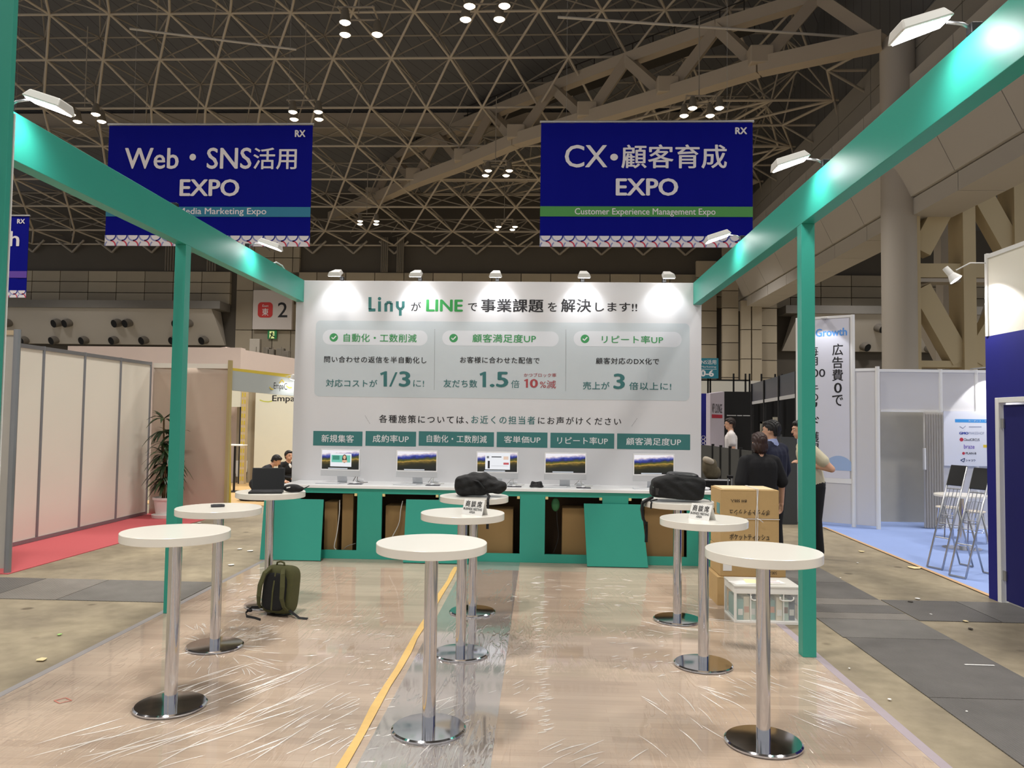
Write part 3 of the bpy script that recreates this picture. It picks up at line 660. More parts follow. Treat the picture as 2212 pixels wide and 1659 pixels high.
W_('友だち数', TEALINK, (958,820,1031,837), .012, 1.05); one(1035.9,1050,803,836.4,7.6); W_('.5', TEALINK, (1058,803,1098.3,836.6), .03, 1.02); W_('倍', TEALINK, (1104,821,1122,838)); W_('かつブロック率', REDINK, (1131.7,806,1201.7,814.5), .003)
one(1132,1140.5,818.7,837.4,4.4,REDINK); W_('0', REDINK, (1144.5,818.7,1162,837.6), .03); W_('%減', REDINK, (1166,821.7,1201,839), .003)
W_('売上が', TEALINK, (1259,824.7,1316.7,841.6), .012, 1.05); W_('3', TEALINK, (1325,807,1350,840.6), .03); W_('倍以上に!', TEALINK, (1359,825.7,1450,842.6), .012, 1.1)
def dots(a, b, n, r=.6):
    mb = MB()
    for i in range(n): disc_px(mb, a[0]+(b[0]-a[0])*i/(n-1), a[1]+(b[1]-a[1])*i/(n-1), r, PP, .0006, 6)
    mb.build('dotted_line', INK, sw)
dots((939.2,711.7), (938,841), 44); dots((1222.6,713), (1222,844), 44)
PP += .0022
dots((788.9,898.5), (798.5,914.5), 8); dots((1375.9,904), (1365,920), 8)
W_('各種施策については、', INK, (818.7,897,1011.5,914.5), .013, 1.25); W_('お近くの担当者', TEALINK, (1018,898.5,1156,916), .011, 1.25); W_('にお声がけください', INK, (1162,901,1341.5,917.7), .011, 1.25)
for b, s, tb in (((676.6,931.5,783,963),'新規集客',(694.5,939,764.4,955.7)),((789.6,931.8,898.8,963.8),'成約率UP',(805,939.5,883,956)),((904.5,932.6,1067,964),'自動化・工数削減',(921.7,940,1051.6,956.3)),
                 ((1073,933.7,1182.6,966.5),'客単価UP',(1088.7,942,1167.5,957)),((1189,935.6,1326.8,968.3),'リピート率UP',(1203.7,944,1313,960)),((1333,937.4,1490.8,971),'顧客満足度UP',(1352.5,946,1471,962))):
    mb = MB(); rect_px(mb, b, PP, .0015); o = mb.build('tag_print', TEALPRINT, sw)
    let_px(s, WHITEINK, o, tb, PP-.0017, .012, 1.05)

BX0, BX1, BZ0, BZ1 = -3.07, 1.881, 3.144, 3.423
bl = tag(MB().box(BX0-.1, BX0, -1.0, WY, BZ0, BZ1).build('overhead_beam', TEAL, bevel=.003), 'teal overhead beam on the side of the cream panel wall', 'beam', kind='thing')
brb = tag(MB().box(BX1, BX1+.1, -1.0, WY, BZ0, BZ1).build('overhead_beam', TEAL, bevel=.003), 'teal overhead beam on the side of the cardboard boxes', 'beam', kind='thing')
tag(MB().box(BX0-.095, BX0-.002, 6.40, 6.50, .012, BZ0).build('support_post', TEAL, bevel=.002), 'slim teal post beside the potted plant', 'post', kind='thing')
tag(MB().box(BX1+.002, BX1+.098, 5.634, 5.73, .012, BZ0).build('support_post', TEAL, bevel=.002), 'slim teal post beside the white folding crate', 'post', kind='thing')
pl = thing('corner_pillar', 'wide teal pillar cut off by the left edge of the picture', 'pillar', (-2.3, 3.18, 0), kind='thing')
xr = onY(3.19, 40, 10).x
MB().box(xr-.5, xr, 3.16, 3.19, .012, 3.9).build('pillar_panel', TEAL, pl, bevel=.002)
zt = onY(3.2, 34, 247).z
MB().box(xr-.48, xr+.004, 3.192, 3.198, .012, zt).build('white_backing', WHITE, pl)

# ---- LED floodlights on arms
HEAD = mat('floodlight_white', (214,212,206), .4, var=.02)
def floodlight(pos, face, label, yaw=0, power=16, arm=.16, cone=96, soft=.6):
    """pos: clamp point on top edge; face: unit vector from the clamp out over the stand"""
    t = thing('floodlight', label, 'floodlight', pos, group='arm floodlights of the stand')
    f = V(face).normalized(); s = V((-f.y, f.x, 0)); p = V(pos)
    MB().box(p.x-.025, p.x+.025, p.y-.025, p.y+.025, p.z+.001, p.z+.05).build('clamp', BLACKP, t, bevel=.004)
    MB().tube([p+V((0,0,.02)), p+f*.05+V((0,0,.05)), p+f*arm+V((0,0,.06))], .008, 8).build('arm', ALU, t, smooth=True)
    c = p+f*(arm+.12)+V((0,0,.055)); dn = (V((0,0,-1))-f*.35).normalized(); fw = (f-dn*f.dot(dn)).normalized()
    h = MB(); L_, W2 = .125, .085
    h.hexa([c+fw*a+s*b+dn*.03 for a, b in ((-L_,-W2*.7),(-L_,W2*.7),(L_,W2),(L_,-W2))]+[c+fw*a+s*b-dn*.022 for a, b in ((-L_*.8,-W2*.5),(-L_*.8,W2*.5),(L_*.85,W2*.75),(L_*.85,-W2*.75))])
    h.build('head', HEAD, t, bevel=.008)
    l_ = MB(); l_.hexa([c+fw*a+s*b+dn*.030 for a, b in ((-L_*.86,-W2*.56),(-L_*.86,W2*.56),(L_*.88,W2*.84),(L_*.88,-W2*.84))]+[c+fw*a+s*b+dn*.037 for a, b in ((-L_*.84,-W2*.54),(-L_*.84,W2*.54),(L_*.86,W2*.82),(L_*.86,-W2*.82))])
    l_.build('lens', LENS, t)
    lt = bpy.data.lights.new('floodlight_beam', 'SPOT'); lt.energy = power; lt.spot_size = R(cone); lt.spot_blend = soft; lt.shadow_soft_size = .05; lt.color = (.93, .97, 1)
    lo_ = bpy.data.objects.new('floodlight_beam', lt); COL.objects.link(lo_)
    dirn = (V((0,0,-.8))-f*.6).normalized(); lp = c+dn*.06
    lo_.matrix_world = M.Translation(lp) @ dirn.to_track_quat('-Z', 'Y').to_matrix().to_4x4()
    lo_.parent = t; lo_.matrix_parent_inverse = WM[t.name].inverted()
    return t
names5 = ['first', 'second', 'middle', 'fourth', 'fifth']
for px, n_ in zip((725, 899, 1071, 1261, 1443), names5):
    q = onY(WY-.28, px, 609)
    floodlight((q.x, WY+.02, 3.425), (0, -1, 0), n_+' floodlight from the left along the top of the white wall', power=12, arm=.16)
def beamlamp(px, py, X, sgn, label, pw=11):
    q = onX(X+sgn*.25, px, py); floodlight((X-sgn*.03, q.y, BZ1+.005), (sgn, 0, 0), label, power=pw, arm=.12, cone=140, soft=.8)
beamlamp(118, 277, BX0, 1, 'floodlight on the left beam nearest the corner pillar')
beamlamp(592, 556, BX0, 1, 'floodlight on the left beam nearest the white wall')
beamlamp(1968, 150, BX1, -1, 'large floodlight on the right beam near the top right corner')
beamlamp(1693, 409, BX1, -1, 'floodlight on the right beam straight above the teal post')
beamlamp(1540, 554, BX1, -1, 'floodlight on the right beam beside the right banner bottom')
q = onX(BX0, 395, 447); floodlight((BX0-.07, q.y, BZ1+.005), (-1, 0, 0), 'floodlight peeking from behind the left beam in front of the banner', power=6)
tag(MB().tube([V((BX0-.05, 8.6, BZ1)), V((BX0-.05, 8.75, BZ1+.05)), V((BX0-.05, 8.95, BZ1+.05)), V((BX0-.05, 9.1, BZ1))], .008).build('cable_loop', WHITE, smooth=True), 'white cable loop lying on top of the left beam end', 'cable')

# ---- round high tables
TX = [(-2.111,4.393),(-.589,4.17),(1.175,4.13),(-2.344,5.526),(-.559,5.497),(1.127,5.394),(-2.40,6.75),(-.582,6.674),(1.156,6.576)]
TLAB = ['empty round white high table in the front row beside the corner pillar','empty round white high table in the middle of the front row','empty round white high table in front of the cardboard boxes',
 'round white high table with a remote control lying on it','round white high table with a tent card in the middle column','round white high table with a tent card next to the cardboard boxes',
 'round white high table carrying the open laptop','round white high table carrying the slouched black backpack','round white high table carrying the upright boxy black backpack']
def make_table():
    t = thing('high_table', TLAB[0], 'table', (0,0,0), group='round high tables')
    MB().lathe([(.05,.952),(.296,.952),(.2985,.9545),(.2985,.9975),(.296,1.0),(.05,1.0)], n=72).build('tabletop', CREAM, t, local=True, smooth=35)
    MB().lathe([(.036,.022),(.036,.952)], n=32).build('pole', CHROME, t, local=True, smooth=40)
    MB().lathe([(.05,.0),(.197,.0),(.2,.004),(.199,.012),(.190,.019),(.05,.024)], n=64).build('base', CHROME, t, local=True, smooth=30)
    MB().lathe([(.10,.945),(.10,.952)], n=24).build('mounting_plate', ALU, t, local=True)
    return t
tb0 = make_table()
for i, (x, y) in enumerate(TX):
    o = tb0 if i == 0 else copy_tree(tb0)
    o.location = (x, y, .0125); o['label'] = TLAB[i]; o['group'] = 'round high tables'
TZ = 1.0125

# ---- counter with five open bays
CY = 9.017
cx0, cx1 = onY(CY, 612, 1100).x, onY(CY, 1538, 1110).x
cz = .872
ct = thing('display_counter', 'long teal counter with five open bays under the white wall', 'counter', ((cx0+cx1)/2, 9.3, .012))
MB().box(cx0-.02, cx1+.02, CY-.02, WY-.002, cz-.035, cz).build('worktop', mat('white_worktop', (240,240,240), .3, var=.01), ct, bevel=.003)
op = [(648,771),(824,947),(1000.5,1123),(1177,1301),(1357,1484)]
oz1 = onY(CY, 880, 1068).z; oz0 = onY(CY, 1000, 1194).z
ox = [(onY(CY, a, 1130).x, onY(CY, b, 1130).x) for a, b in op]
MB().box(cx0, cx1, CY, CY+.03, oz1, cz-.035).build('front_rail', TEAL, ct); MB().box(cx0, cx1, CY, CY+.03, .012, oz0).build('front_kick', TEAL, ct)
st = [cx0]+[v for p in ox for v in p]+[cx1]
for a, b in zip(st[::2], st[1::2]): MB().box(a, b, CY, CY+.03, oz0, oz1).build('front_stile', TEAL, ct)
MB().box(cx0, cx0+.03, CY+.03, WY-.02, .012, cz-.035).build('end_panel', TEAL, ct); MB().box(cx1-.03, cx1, CY+.03, WY-.02, .012, cz-.035).build('end_panel', TEAL, ct)
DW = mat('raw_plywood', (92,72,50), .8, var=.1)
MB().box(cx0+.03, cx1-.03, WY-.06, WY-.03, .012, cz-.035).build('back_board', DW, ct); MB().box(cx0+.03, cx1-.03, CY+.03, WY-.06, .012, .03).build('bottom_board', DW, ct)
CATCH = mat('catch_cream', (222,200,140), .5)
for a, b in ox:
    for x in (a+.02, b-.02): MB().box(x-.016, x+.016, CY-.006, CY+.02, oz1-.03, oz1+.002).build('door_catch', CATCH, ct, bevel=.002)
for (a, b) in [(st[2*k], st[2*k+1]) for k in range(1, 5)]:
    MB().box((a+b)/2-.012, (a+b)/2+.012, CY+.03, WY-.06, .03, cz-.035).build('partition', DW, ct)
# loose bay doors leaning on the front
def leaning(bl_, br_, tl_, tr_, label):
    yb, yt = CY-.17, CY-.012
    B0, B1 = onY(yb, *bl_), onY(yb, *br_); T0, T1 = onY(yt, *tl_), onY(yt, *tr_); B0.z = B1.z = .0135
    T1.z = T0.z; nrm = V((0, -.97, .2)).normalized()*.018
    tag(MB().hexa([B0, B1, B1-nrm*-1, B0-nrm*-1, T0, T1, T1+nrm, T0+nrm]).build('bay_door', TEAL, bevel=.002), label, 'panel', group='loose bay doors')
leaning((562,1210),(693,1210),(572,1077),(700,1077), 'teal panel leaning at the counter end behind the laptop table')
leaning((871,1216),(1012,1218),(878,1079),(1003,1081), 'teal panel leaning on the counter behind the middle tables')
leaning((1268,1226),(1400,1226),(1261,1088),(1385,1090), 'teal panel leaning on the counter beside the boxy black backpack')
# cartons and cables in the bays
def carton(x0, x1, y0, y1, z0, z1, label, mtl=CARD, group=None, tape=True):
    t = thing('carton', label, 'box', ((x0+x1)/2, (y0+y1)/2, z0), group=group)
    MB().box(x0, x1, y0, y1, z0, z1).build('body', mtl, t, bevel=.004)
    MB().box(x0+.003, x1-.003, y0+.003, y1-.003, z1, z1+.004).build('top_flap', mtl, t)
    return t
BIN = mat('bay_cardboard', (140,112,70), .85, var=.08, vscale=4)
def bay(px0, px1, py0, y0=9.12, y1=9.42): return onY(y0, px0, 1150).x, onY(y0, px1, 1150).x, y0, y1, .031, onY(y0, (px0+px1)/2, py0).z
bays = [((700,728,1085),'narrow carton in the bay next to the leaning end panel'),((738,762,1068),'grey brown carton behind the white cable in the first bay'),((832,938,1094),'wide carton in the second bay of the counter'),((1012,1108,1100),'carton in the middle bay behind the tent card table'),((1214,1296,1099),'carton in the bay with the hanging green tag'),((1392,1478,1094),'carton in the last bay behind the boxy backpack')]
for (a, b, c), lab in bays: carton(*bay(a, b, c), lab, mtl=BIN, tape=False)
CABW = mat('white_cable', (206,204,198), .5); CABG = mat('grey_cable', (120,116,110), .5)
def cable(pts, r, mt, label):
    # smooth through points
    P = [V(p) for p in pts]; out = []
    for i in range(len(P)-1):
        p0, p1, p2, p3 = P[max(i-1,0)], P[i], P[i+1], P[min(i+2,len(P)-1)]
        for k in range(6):
            t = k/6; out.append(.5*((2*p1)+(p2-p0)*t+(2*p0-5*p1+4*p2-p3)*t*t+(3*p1-p0-3*p2+p3)*t**3))
    out.append(P[-1])
    return tag(MB().tube(out, r, 6).build('cable', mt, smooth=True), label, 'cable')
cable([onY(9.08,734,1080),onY(9.08,733,1110),onY(9.08,728,1150),onY(9.08,722,1180),onY(9.08,726,1187)], .006, CABW, 'white cable hanging in front of cartons in the first bay')
cable([onY(9.08,742,1188),onY(9.08,750,1180),onY(9.08,768,1174)], .005, CABG, 'short grey cable lying at the bottom of the first bay')
cable([onY(9.08,870,1082),onY(9.08,866,1100),onY(9.08,862,1130),onY(9.08,850,1155),onY(9.08,842,1170)], .006, CABW, 'white cable looping down in the second bay')
cable([onY(9.08,1204,1080),onY(9.08,1203,1120),onY(9.08,1206,1160),onY(9.08,1195,1196)], .004, BLACKP, 'thin black cable hanging in the fourth bay')
tag(MB().ell(onY(9.08,1200,1090), .05, .02, .08, 10, 8).build('cable_tag', mat('green_tag', (40,96,52), .6), smooth=True), 'green cable tag hanging at the top of the fourth bay', 'tag')

# ---- all-in-one computers
SILV = mat('silver_case', (206,208,212), .35, metal=.3, var=.01); BEZ = mat('white_bezel', (240,240,242), .3, var=0)
def screen_mat():
    m = bpy.data.materials.new('desktop_landscape'); m.use_nodes = True; nt = m.node_tree; n = nt.nodes; L = nt.links; b = n['Principled BSDF']
    tc = n.new('ShaderNodeTexCoord'); sp = n.new('ShaderNodeSeparateXYZ'); L.new(tc.outputs['Generated'], sp.inputs[0])
    no = n.new('ShaderNodeTexNoise'); no.inputs['Scale'].default_value = 4.2; no.inputs['Detail'].default_value = 8; no.inputs['Roughness'].default_value = .62; L.new(tc.outputs['Generated'], no.inputs['Vector'])
    ma = n.new('ShaderNodeMath'); ma.operation = 'MULTIPLY_ADD'; ma.inputs[1].default_value = .34; L.new(no.outputs['Fac'], ma.inputs[0]); L.new(sp.outputs['Z'], ma.inputs[2])
    x2 = n.new('ShaderNodeMath'); x2.operation = 'MULTIPLY_ADD'; x2.inputs[1].default_value = -.16; L.new(sp.outputs['X'], x2.inputs[0]); L.new(ma.outputs[0], x2.inputs[2])
    r = n.new('ShaderNodeValToRGB'); cr = r.color_ramp; cr.elements[0].position = 0; cr.elements[0].color = (*lin((18,20,26)), 1)
    for p, c in ((.30,(30,34,26)),(.42,(46,44,22)),(.52,(92,78,34)),(.60,(186,150,66)),(.64,(96,96,36)),(.72,(70,74,44)),(.76,(30,40,96)),(.84,(52,66,160)),(.90,(150,150,200)),(.97,(238,222,226)),(1,(246,240,246))):
        e = cr.elements.new(p); e.color = (*lin(c), 1)
    cr.elements[len(cr.elements)-1].color = (*lin((248,244,250)), 1)
    L.new(x2.outputs[0], r.inputs['Fac']); L.new(r.outputs['Color'], b.inputs['Emission Color']); b.inputs['Emission Strength'].default_value = .85
    b.inputs['Base Color'].default_value = (.01, .01, .01, 1); b.inputs['Roughness'].default_value = .25; return m
SCR = screen_mat()
def emi(name, c, s=.85): return mat(name, (10,10,10), .4, emit=c, estr=s, var=0)
def computer(px0, px1, yaw, label, content=None):
    yy = 9.31; xm = onY(yy, (px0+px1)/2, 1010).x; zf = cz+.001
    t = thing('desktop_computer', label, 'computer', (xm, yy, zf), R(yaw), 'all-in-one computers')
    w = .256; z0, z1 = .082, .414
    L0 = lambda mb, n_, m_, p=t, **k: mb.build(n_, m_, p, local=True, **k)
    L0(MB().box(-w, w, -.008, .006, z0, z1), 'case', SILV, bevel=.004)
    bz = L0(MB().box(-w+.003, w-.003, -.0095, -.008, z0+.072, z1-.003), 'bezel', BEZ)
    s_ = L0(MB().box(-w+.016, w-.016, -.0108, -.0096, z0+.086, z1-.018), 'screen', SCR)
    L0(MB().box(-w+.10, w-.16, -.0114, -.0108, z0+.089, z0+.101), 'dock_bar', emi('dock_pale', (208,214,222)), s_)
    L0(MB().hexa([(-.062,.06,.004),(.062,.06,.004),(.062,.075,.004),(-.062,.075,.004),(-.062,.008,.21),(.062,.008,.21),(.062,.022,.21),(-.062,.022,.21)]), 'stand', SILV, bevel=.002)
    L0(MB().box(-.062, .062, -.055, .075, 0, .006), 'foot', SILV, bevel=.002)
    L0(MB().lathe([(.004,-.001),(.004,0)], (0,-.0095,z0+.04), 8), 'emblem', mat('emblem_grey', (190,192,196), .3, var=0), bz)
    if content == 'video':
        L0(MB().box(-.13, .145, -.0118, -.0112, z0+.118, z1-.055), 'window', emi('window_white', (238,240,244), .9), s_)
        L0(MB().box(-.115, .13, -.0124, -.0119, z0+.17, z1-.075), 'video_picture', emi('video_teal', (112,196,176), .9), s_)
        L0(MB().box(-.10, -.01, -.0129, -.0125, z0+.20, z0+.25), 'caption_block', emi('video_caption', (60,140,120), .9), s_)
        L0(MB().ell((.055,-.0128,z0+.215), .03, .0003, .052, 12, 8), 'hair_shape', emi('video_hair', (44,28,22), .9), s_)
        L0(MB().ell((.055,-.0132,z0+.232), .018, .0003, .024, 12, 8), 'face_shape', emi('video_skin', (226,180,150), .9), s_)
        L0(MB().ell((.058,-.0132,z0+.185), .036, .0003, .016, 12, 8), 'shoulder_shape', emi('video_skin', ()), s_)
    if content == 'chat':
        L0(MB().box(-.145, .155, -.0118, -.0112, z0+.112, z1-.02), 'window', emi('window_white', (238,240,244), .9), s_)
        L0(MB().box(-.128, -.10, -.0124, -.0119, z1-.085, z1-.058), 'icon_block', emi('window_grey', (120,122,128), .8), s_)
        L0(MB().box(-.115, -.09, -.0124, -.0119, z0+.125, z1-.115), 'side_column', emi('window_dark', (40,42,48), .8), s_)
        L0(MB().box(-.07, .05, -.0124, -.0119, z1-.073, z1-.062), 'title_bar', emi('window_dark', ()), s_)
        L0(MB().box(.075, .135, -.0124, -.0119, z1-.10, z1-.06), 'picture_block', emi('window_peach', (228,200,180), .9), s_)
        L0(MB().box(.075, .14, -.0124, -.0119, z1-.16, z1-.135), 'red_block', emi('window_red', (196,90,96), .9), s_)
        L0(MB().box(-.07, .13, -.0124, -.0119, z0+.155, z0+.157), 'rule_line', emi('window_grey', ()), s_)
    return t, xm
for k, (a, b, yw, lab, c) in enumerate([(690,781,-9,'white desktop computer showing a video of a person','video'),(856,945,-3,'white desktop computer with a landscape picture, second from the left',None),(1029,1119,2,'white desktop computer showing a chat window','chat'),(1176,1266.5,4,'white desktop computer with a landscape picture beside the coiled black cable',None),(1365,1459,7,'white desktop computer half hidden by the boxy black backpack',None)]):
    t, xm = computer(a, b, yw, lab, c)
    dx = .26 if k < 4 else -.1
    where = ('the video computer','the second computer','the chat computer','the fourth computer','the last computer')[k]
    kb = thing('keyboard', 'slim white keyboard in front of '+where, 'keyboard', (xm-.12, 9.20, cz), 0, 'slim keyboards')
    MB().box(-.14, .14, -.05, .05, .001, .009).build('base', SILV, kb, local=True, bevel=.002); MB().box(-.133, .133, -.044, .044, .009, .0115).build('key_field', BEZ, kb, local=True)
    mp = tag(MB().box(xm+.13, xm+.30, 9.14, 9.27, cz+.0005, cz+.003).build('mouse_mat', mat('dark_mat', (58,56,66), .8)), 'dark mouse mat beside '+where, 'mouse mat', 'mouse mats')
    tag(MB().ell((xm+.21, 9.21, cz+.012), .03, .05, .014, 14, 8).build('mouse', BEZ, smooth=True), 'white mouse on the mat beside '+where, 'mouse', 'computer mice')
    if k < 4: cable([(xm+.12, 9.47, cz+.012),(xm+.16, 9.40, cz+.06),(xm+.19, 9.42, cz+.10),(xm+.20, 9.36, cz+.03),(xm+.26,9.33,cz+.012),(xm+.33,9.36,cz+.012)], .0045, CABW if k else CABG, 'thin cable curling on the worktop beside '+where)
    if k < 4:
        ad = tag(MB().box(xm+.14, xm+.24, 9.50, 9.56, cz+.001, cz+.035).build('power_adapter', BEZ, bevel=.008), 'white power adapter behind '+where, 'adapter', 'power adapters')
p = onY(9.15, 1159, 1046)
cc = MB()
for k in range(6):
    pts = [V((p.x+(.075-.004*k)*math.cos(a*math.pi/6+k), 9.17+(.05-.003*k)*math.sin(a*math.pi/6+k), cz+.014+.009*k+.006*math.sin(a+k))) for a in range(13)]
    cc.tube(pts, .010, 6)
tag(cc.build('coiled_cable', BLACKP, smooth=True), 'coil of thick black cable lying on the counter', 'cable')
wp = onY(9.1, 1530, 1053)
tag(MB().ell((wp.x-.03, 9.2, cz+.02), .075, .06, .018, 14, 8).build('mouse', BEZ, smooth=True), 'white rounded device at the right end of the counter', 'device')
# ================================================================== hanging banners
BNAVY = mat('banner_blue', (11,16,128), .85, spec=.1, var=.04, vscale=1.2)
BTXT = mat('banner_white', (226,220,222), .7, var=0)
def banner(px0, px1, py0, py1, Yb, label, band, lines, small, logo):
    A = onY(Yb, px0, py0); B = onY(Yb, px1, py1)
    t = thing('hanging_banner', label, 'banner', ((A.x+B.x)/2, Yb, B.z))
    # cloth with faint vertical folds
    n = 60; cl = MB()
    for i in range(n+1):
        x = A.x+(B.x-A.x)*i/n; y = Yb+.003*math.sin(i*.9)+.002*math.sin(i*2.1+1)
        cl.v += [(x, y, B.z), (x, y, A.z), (x, y+.006, B.z), (x, y+.006, A.z)]
    for i in range(n):
        a = 4*i; b = a+4; cl.f += [(a,b,b+1,a+1),(a+2,a+3,b+3,b+2),(a+1,b+1,b+3,a+3),(a,a+2,b+2,b)]; cl.mi += [0]*4
    cl.build('cloth', BNAVY, t, smooth=30)
    MB().cyl((A.x-.02, Yb, A.z+.02), (B.x+.02, Yb, A.z+.02), .02, n=8).build('top_rod', ALU, t)
    for f in (.12, .88): MB().cyl((A.x+(B.x-A.x)*f, Yb, A.z), (A.x+(B.x-A.x)*f, Yb, 20), .002, n=5).build('hanging_wire', mat('thin_wire', (92,86,78), .6), t)
    Yp = Yb-.006
    w = B.x-A.x; h = A.z-B.z
    mb = MB(); plate(mb, A.x, B.x, A.z-.757*h, A.z-.675*h, Yp, .001); mb.build('colour_band', band, t)
    # scallop strip
    z0, z1 = B.z, B.z+.088*h; mb = MB(); plate(mb, A.x, B.x, z0, z1, Yp, .001); sp = mb.build('pattern_strip', BTXT, t)
    zm = (z0+z1)/2; pr = w/18
    pats = {'a': MB(), 'b': MB(), 'c': MB()}
    def halfring(mb, cx, cz_, r0, r1, a0, a1):
        k = 8; pts = [(cx+r1*math.cos(R(a0+(a1-a0)*i/k)), cz_+r1*math.sin(R(a0+(a1-a0)*i/k))) for i in range(k+1)]+[(cx+r0*math.cos(R(a1-(a1-a0)*i/k)), cz_+r0*math.sin(R(a1-(a1-a0)*i/k))) for i in range(k+1)]
        for i in range(k):
            q = [pts[i], pts[i+1], pts[-2-i], pts[-1-i]]; mb.add([(x, Yp-.0016, max(z0, min(z1, z))) for x, z in q], [(0,1,2,3)])
    for i in range(18):
        cx = A.x+pr*(i+.5); r1 = pr*.52; r0 = pr*.40
        halfring(pats['a'], cx, z1, r0, r1, 270, 360); halfring(pats['b'], cx, z1, r0, r1, 180, 270)
        halfring(pats['c'], cx, z0, r0, r1, 90, 0) ; halfring(pats['b'], cx, z0, r0, r1, 180, 130)
    for k, c in (('a', (36,40,140)), ('b', (140,146,190)), ('c', (204,60,84))): tag(pats[k].build('scallop_print', mat('scallop_'+k, c, .7, var=0), sp), kind='stuff')
    for s, b_, bo in lines: tag(let_px(s, BTXT, t, b_, Yp, bo), kind='stuff' if len(s) > 2 else None)
    if small: let_px(small[0], BTXT, t, small[1], Yp-.002, .012)
    if logo:
        let_px('RX', BTXT, t, logo, Yp, .045)
    return t
banner(236, 669, 272, 533, 12.0, 'blue hanging banner for the web and social media show', mat('band_teal', (40,120,150), .7, var=0),
   [('Web・SNS', (269,319,543,365), .016), ('活用', (547,319,641,366), .014), ('EXPO', (388,387,517,424), .028)], ('Social Media Marketing Expo', (330,449,575,467)), (637,281,660,296))
banner(1169, 1626, 266, 535, 12.0, 'blue hanging banner for the customer experience show', mat('band_green', (74,146,72), .7, var=0),
   [('CX', (1220,313,1312,362), .012), ('・', (1318,332,1335,347), .012), ('顧客育成', (1342,312,1570,364), .016), ('EXPO', (1330,385,1465,423), .028)], ('Customer Experience Management Expo', (1241,450,1545,468)), (1588,275,1614,290))
banner(-260, 56, 467, 643, 15.5, 'blue hanging banner mostly hidden by the corner pillar', mat('band_purple', (96,62,160), .7, var=0),
   [('Tech', (-60,499,42,532), .02)], None, (37,473,54,483))

# ================================================================== cream panel wall at the left
GPOST = mat('grey_aluminium', (150,152,156), .4, metal=.6, var=.04)
pw = thing('panel_wall', 'long cream system panel wall above the red carpet', 'panel wall', (-6.58, 10, 0))
yp = [7.95, 8.9, 9.83, 10.74, 11.68, 12.6]
for a, b in zip(yp, yp[1:]): MB().box(-6.60, -6.58, a+.025, b-.025, .06, 2.50).build('panel', PANELW, pw)
for y in yp[:]: MB().cyl((-6.585, y, .008), (-6.585, y, 2.555), .024, n=8).build('post', GPOST, pw)
MB().box(-6.605, -6.565, yp[0], yp[-1], 2.50, 2.55).build('top_rail', GPOST, pw); MB().box(-6.605, -6.565, yp[0], yp[-1], .012, .06).build('bottom_rail', GPOST, pw)
np_ = thing('end_panel_wall', 'grey end panel with an aluminium post at the left picture edge', 'panel wall', (-6, 7.9, 0))
MB().box(-7.5, -5.60, 7.87, 7.89, .05, 2.50).build('panel', mat('grey_panel', (176,170,162), .6), np_); MB().box(-7.5, -5.6, 7.86, 7.90, 2.50, 2.55).build('top_rail', mat('tan_rail', (190,170,140), .5), np_)
MB().cyl((-5.57, 7.88, .0), (-5.57, 7.88, 2.56), .035, n=8).build('post', GPOST, np_)
# cloth back wall with soft creases
cw = thing('cloth_wall', 'creased beige cloth wall behind the potted plant', 'cloth wall', (-5.9, 12.7, 0))
cl = MB(); n = 40; mrow = 24
for j in range(mrow+1):
    for i in range(n+1):
        u_ = i/n; v_ = j/mrow
        d = .02*math.exp(-((u_-.18-.35*v_)/.05)**2)*v_+.018*math.exp(-((u_-.95+.5*v_)/.06)**2)*v_+.012*math.exp(-((u_-.6)/.09)**2)*(1-v_)+.008*math.sin(9*u_+2*v_)
        cl.v.append((-6.56+1.3*u_, 12.66-d, .012+2.45*v_))
for j in range(mrow):
    for i in range(n):
        a = j*(n+1)+i; cl.f.append((a, a+1, a+n+2, a+n+1)); cl.mi.append(0)
o = cl.build('cloth', mat('beige_cloth', (196,178,160), .85, var=.03), cw, smooth=True); sd = o.modifiers.new('thickness', 'SOLIDIFY'); sd.thickness = .004
MB().box(-6.56, -5.26, 12.64, 12.70, 2.46, 2.54).build('top_rail', PANELW, cw); MB().box(-5.275, -5.225, 12.62, 12.70, .0, 2.60).build('post', mat('yellow_edge_post', (176,160,110), .5), cw)
# tall white tower of the stand behind
tw = thing('stand_tower', 'tall pale wall block rising behind the cream panel wall', 'stand wall', (-9, 18.9, 0))
MB().hexa([(-12.1,19.0,0),(-7.62,19.0,0),(-7.62,19.3,0),(-12.1,19.3,0),(-12.1,19.0,3.38),(-7.62,19.0,3.38),(-7.62,19.3,3.38),(-12.1,19.3,3.38)]).build('front_wall', mat('pinkish_white', (214,196,186), .7, var=.02), tw)
A, B = onY(19.0, 487, 749), onY(22.6, 640, 793)
MB().hexa([(A.x,19.0,2.2),(B.x,22.6,2.2),(B.x-.1,22.8,2.2),(A.x-.2,19.2,2.2),(A.x,19.0,A.z),(B.x,22.6,B.z+.25),(B.x-.1,22.8,B.z+.25),(A.x-.2,19.2,A.z)]).build('side_wall', mat('pinkish_white', ()), tw)
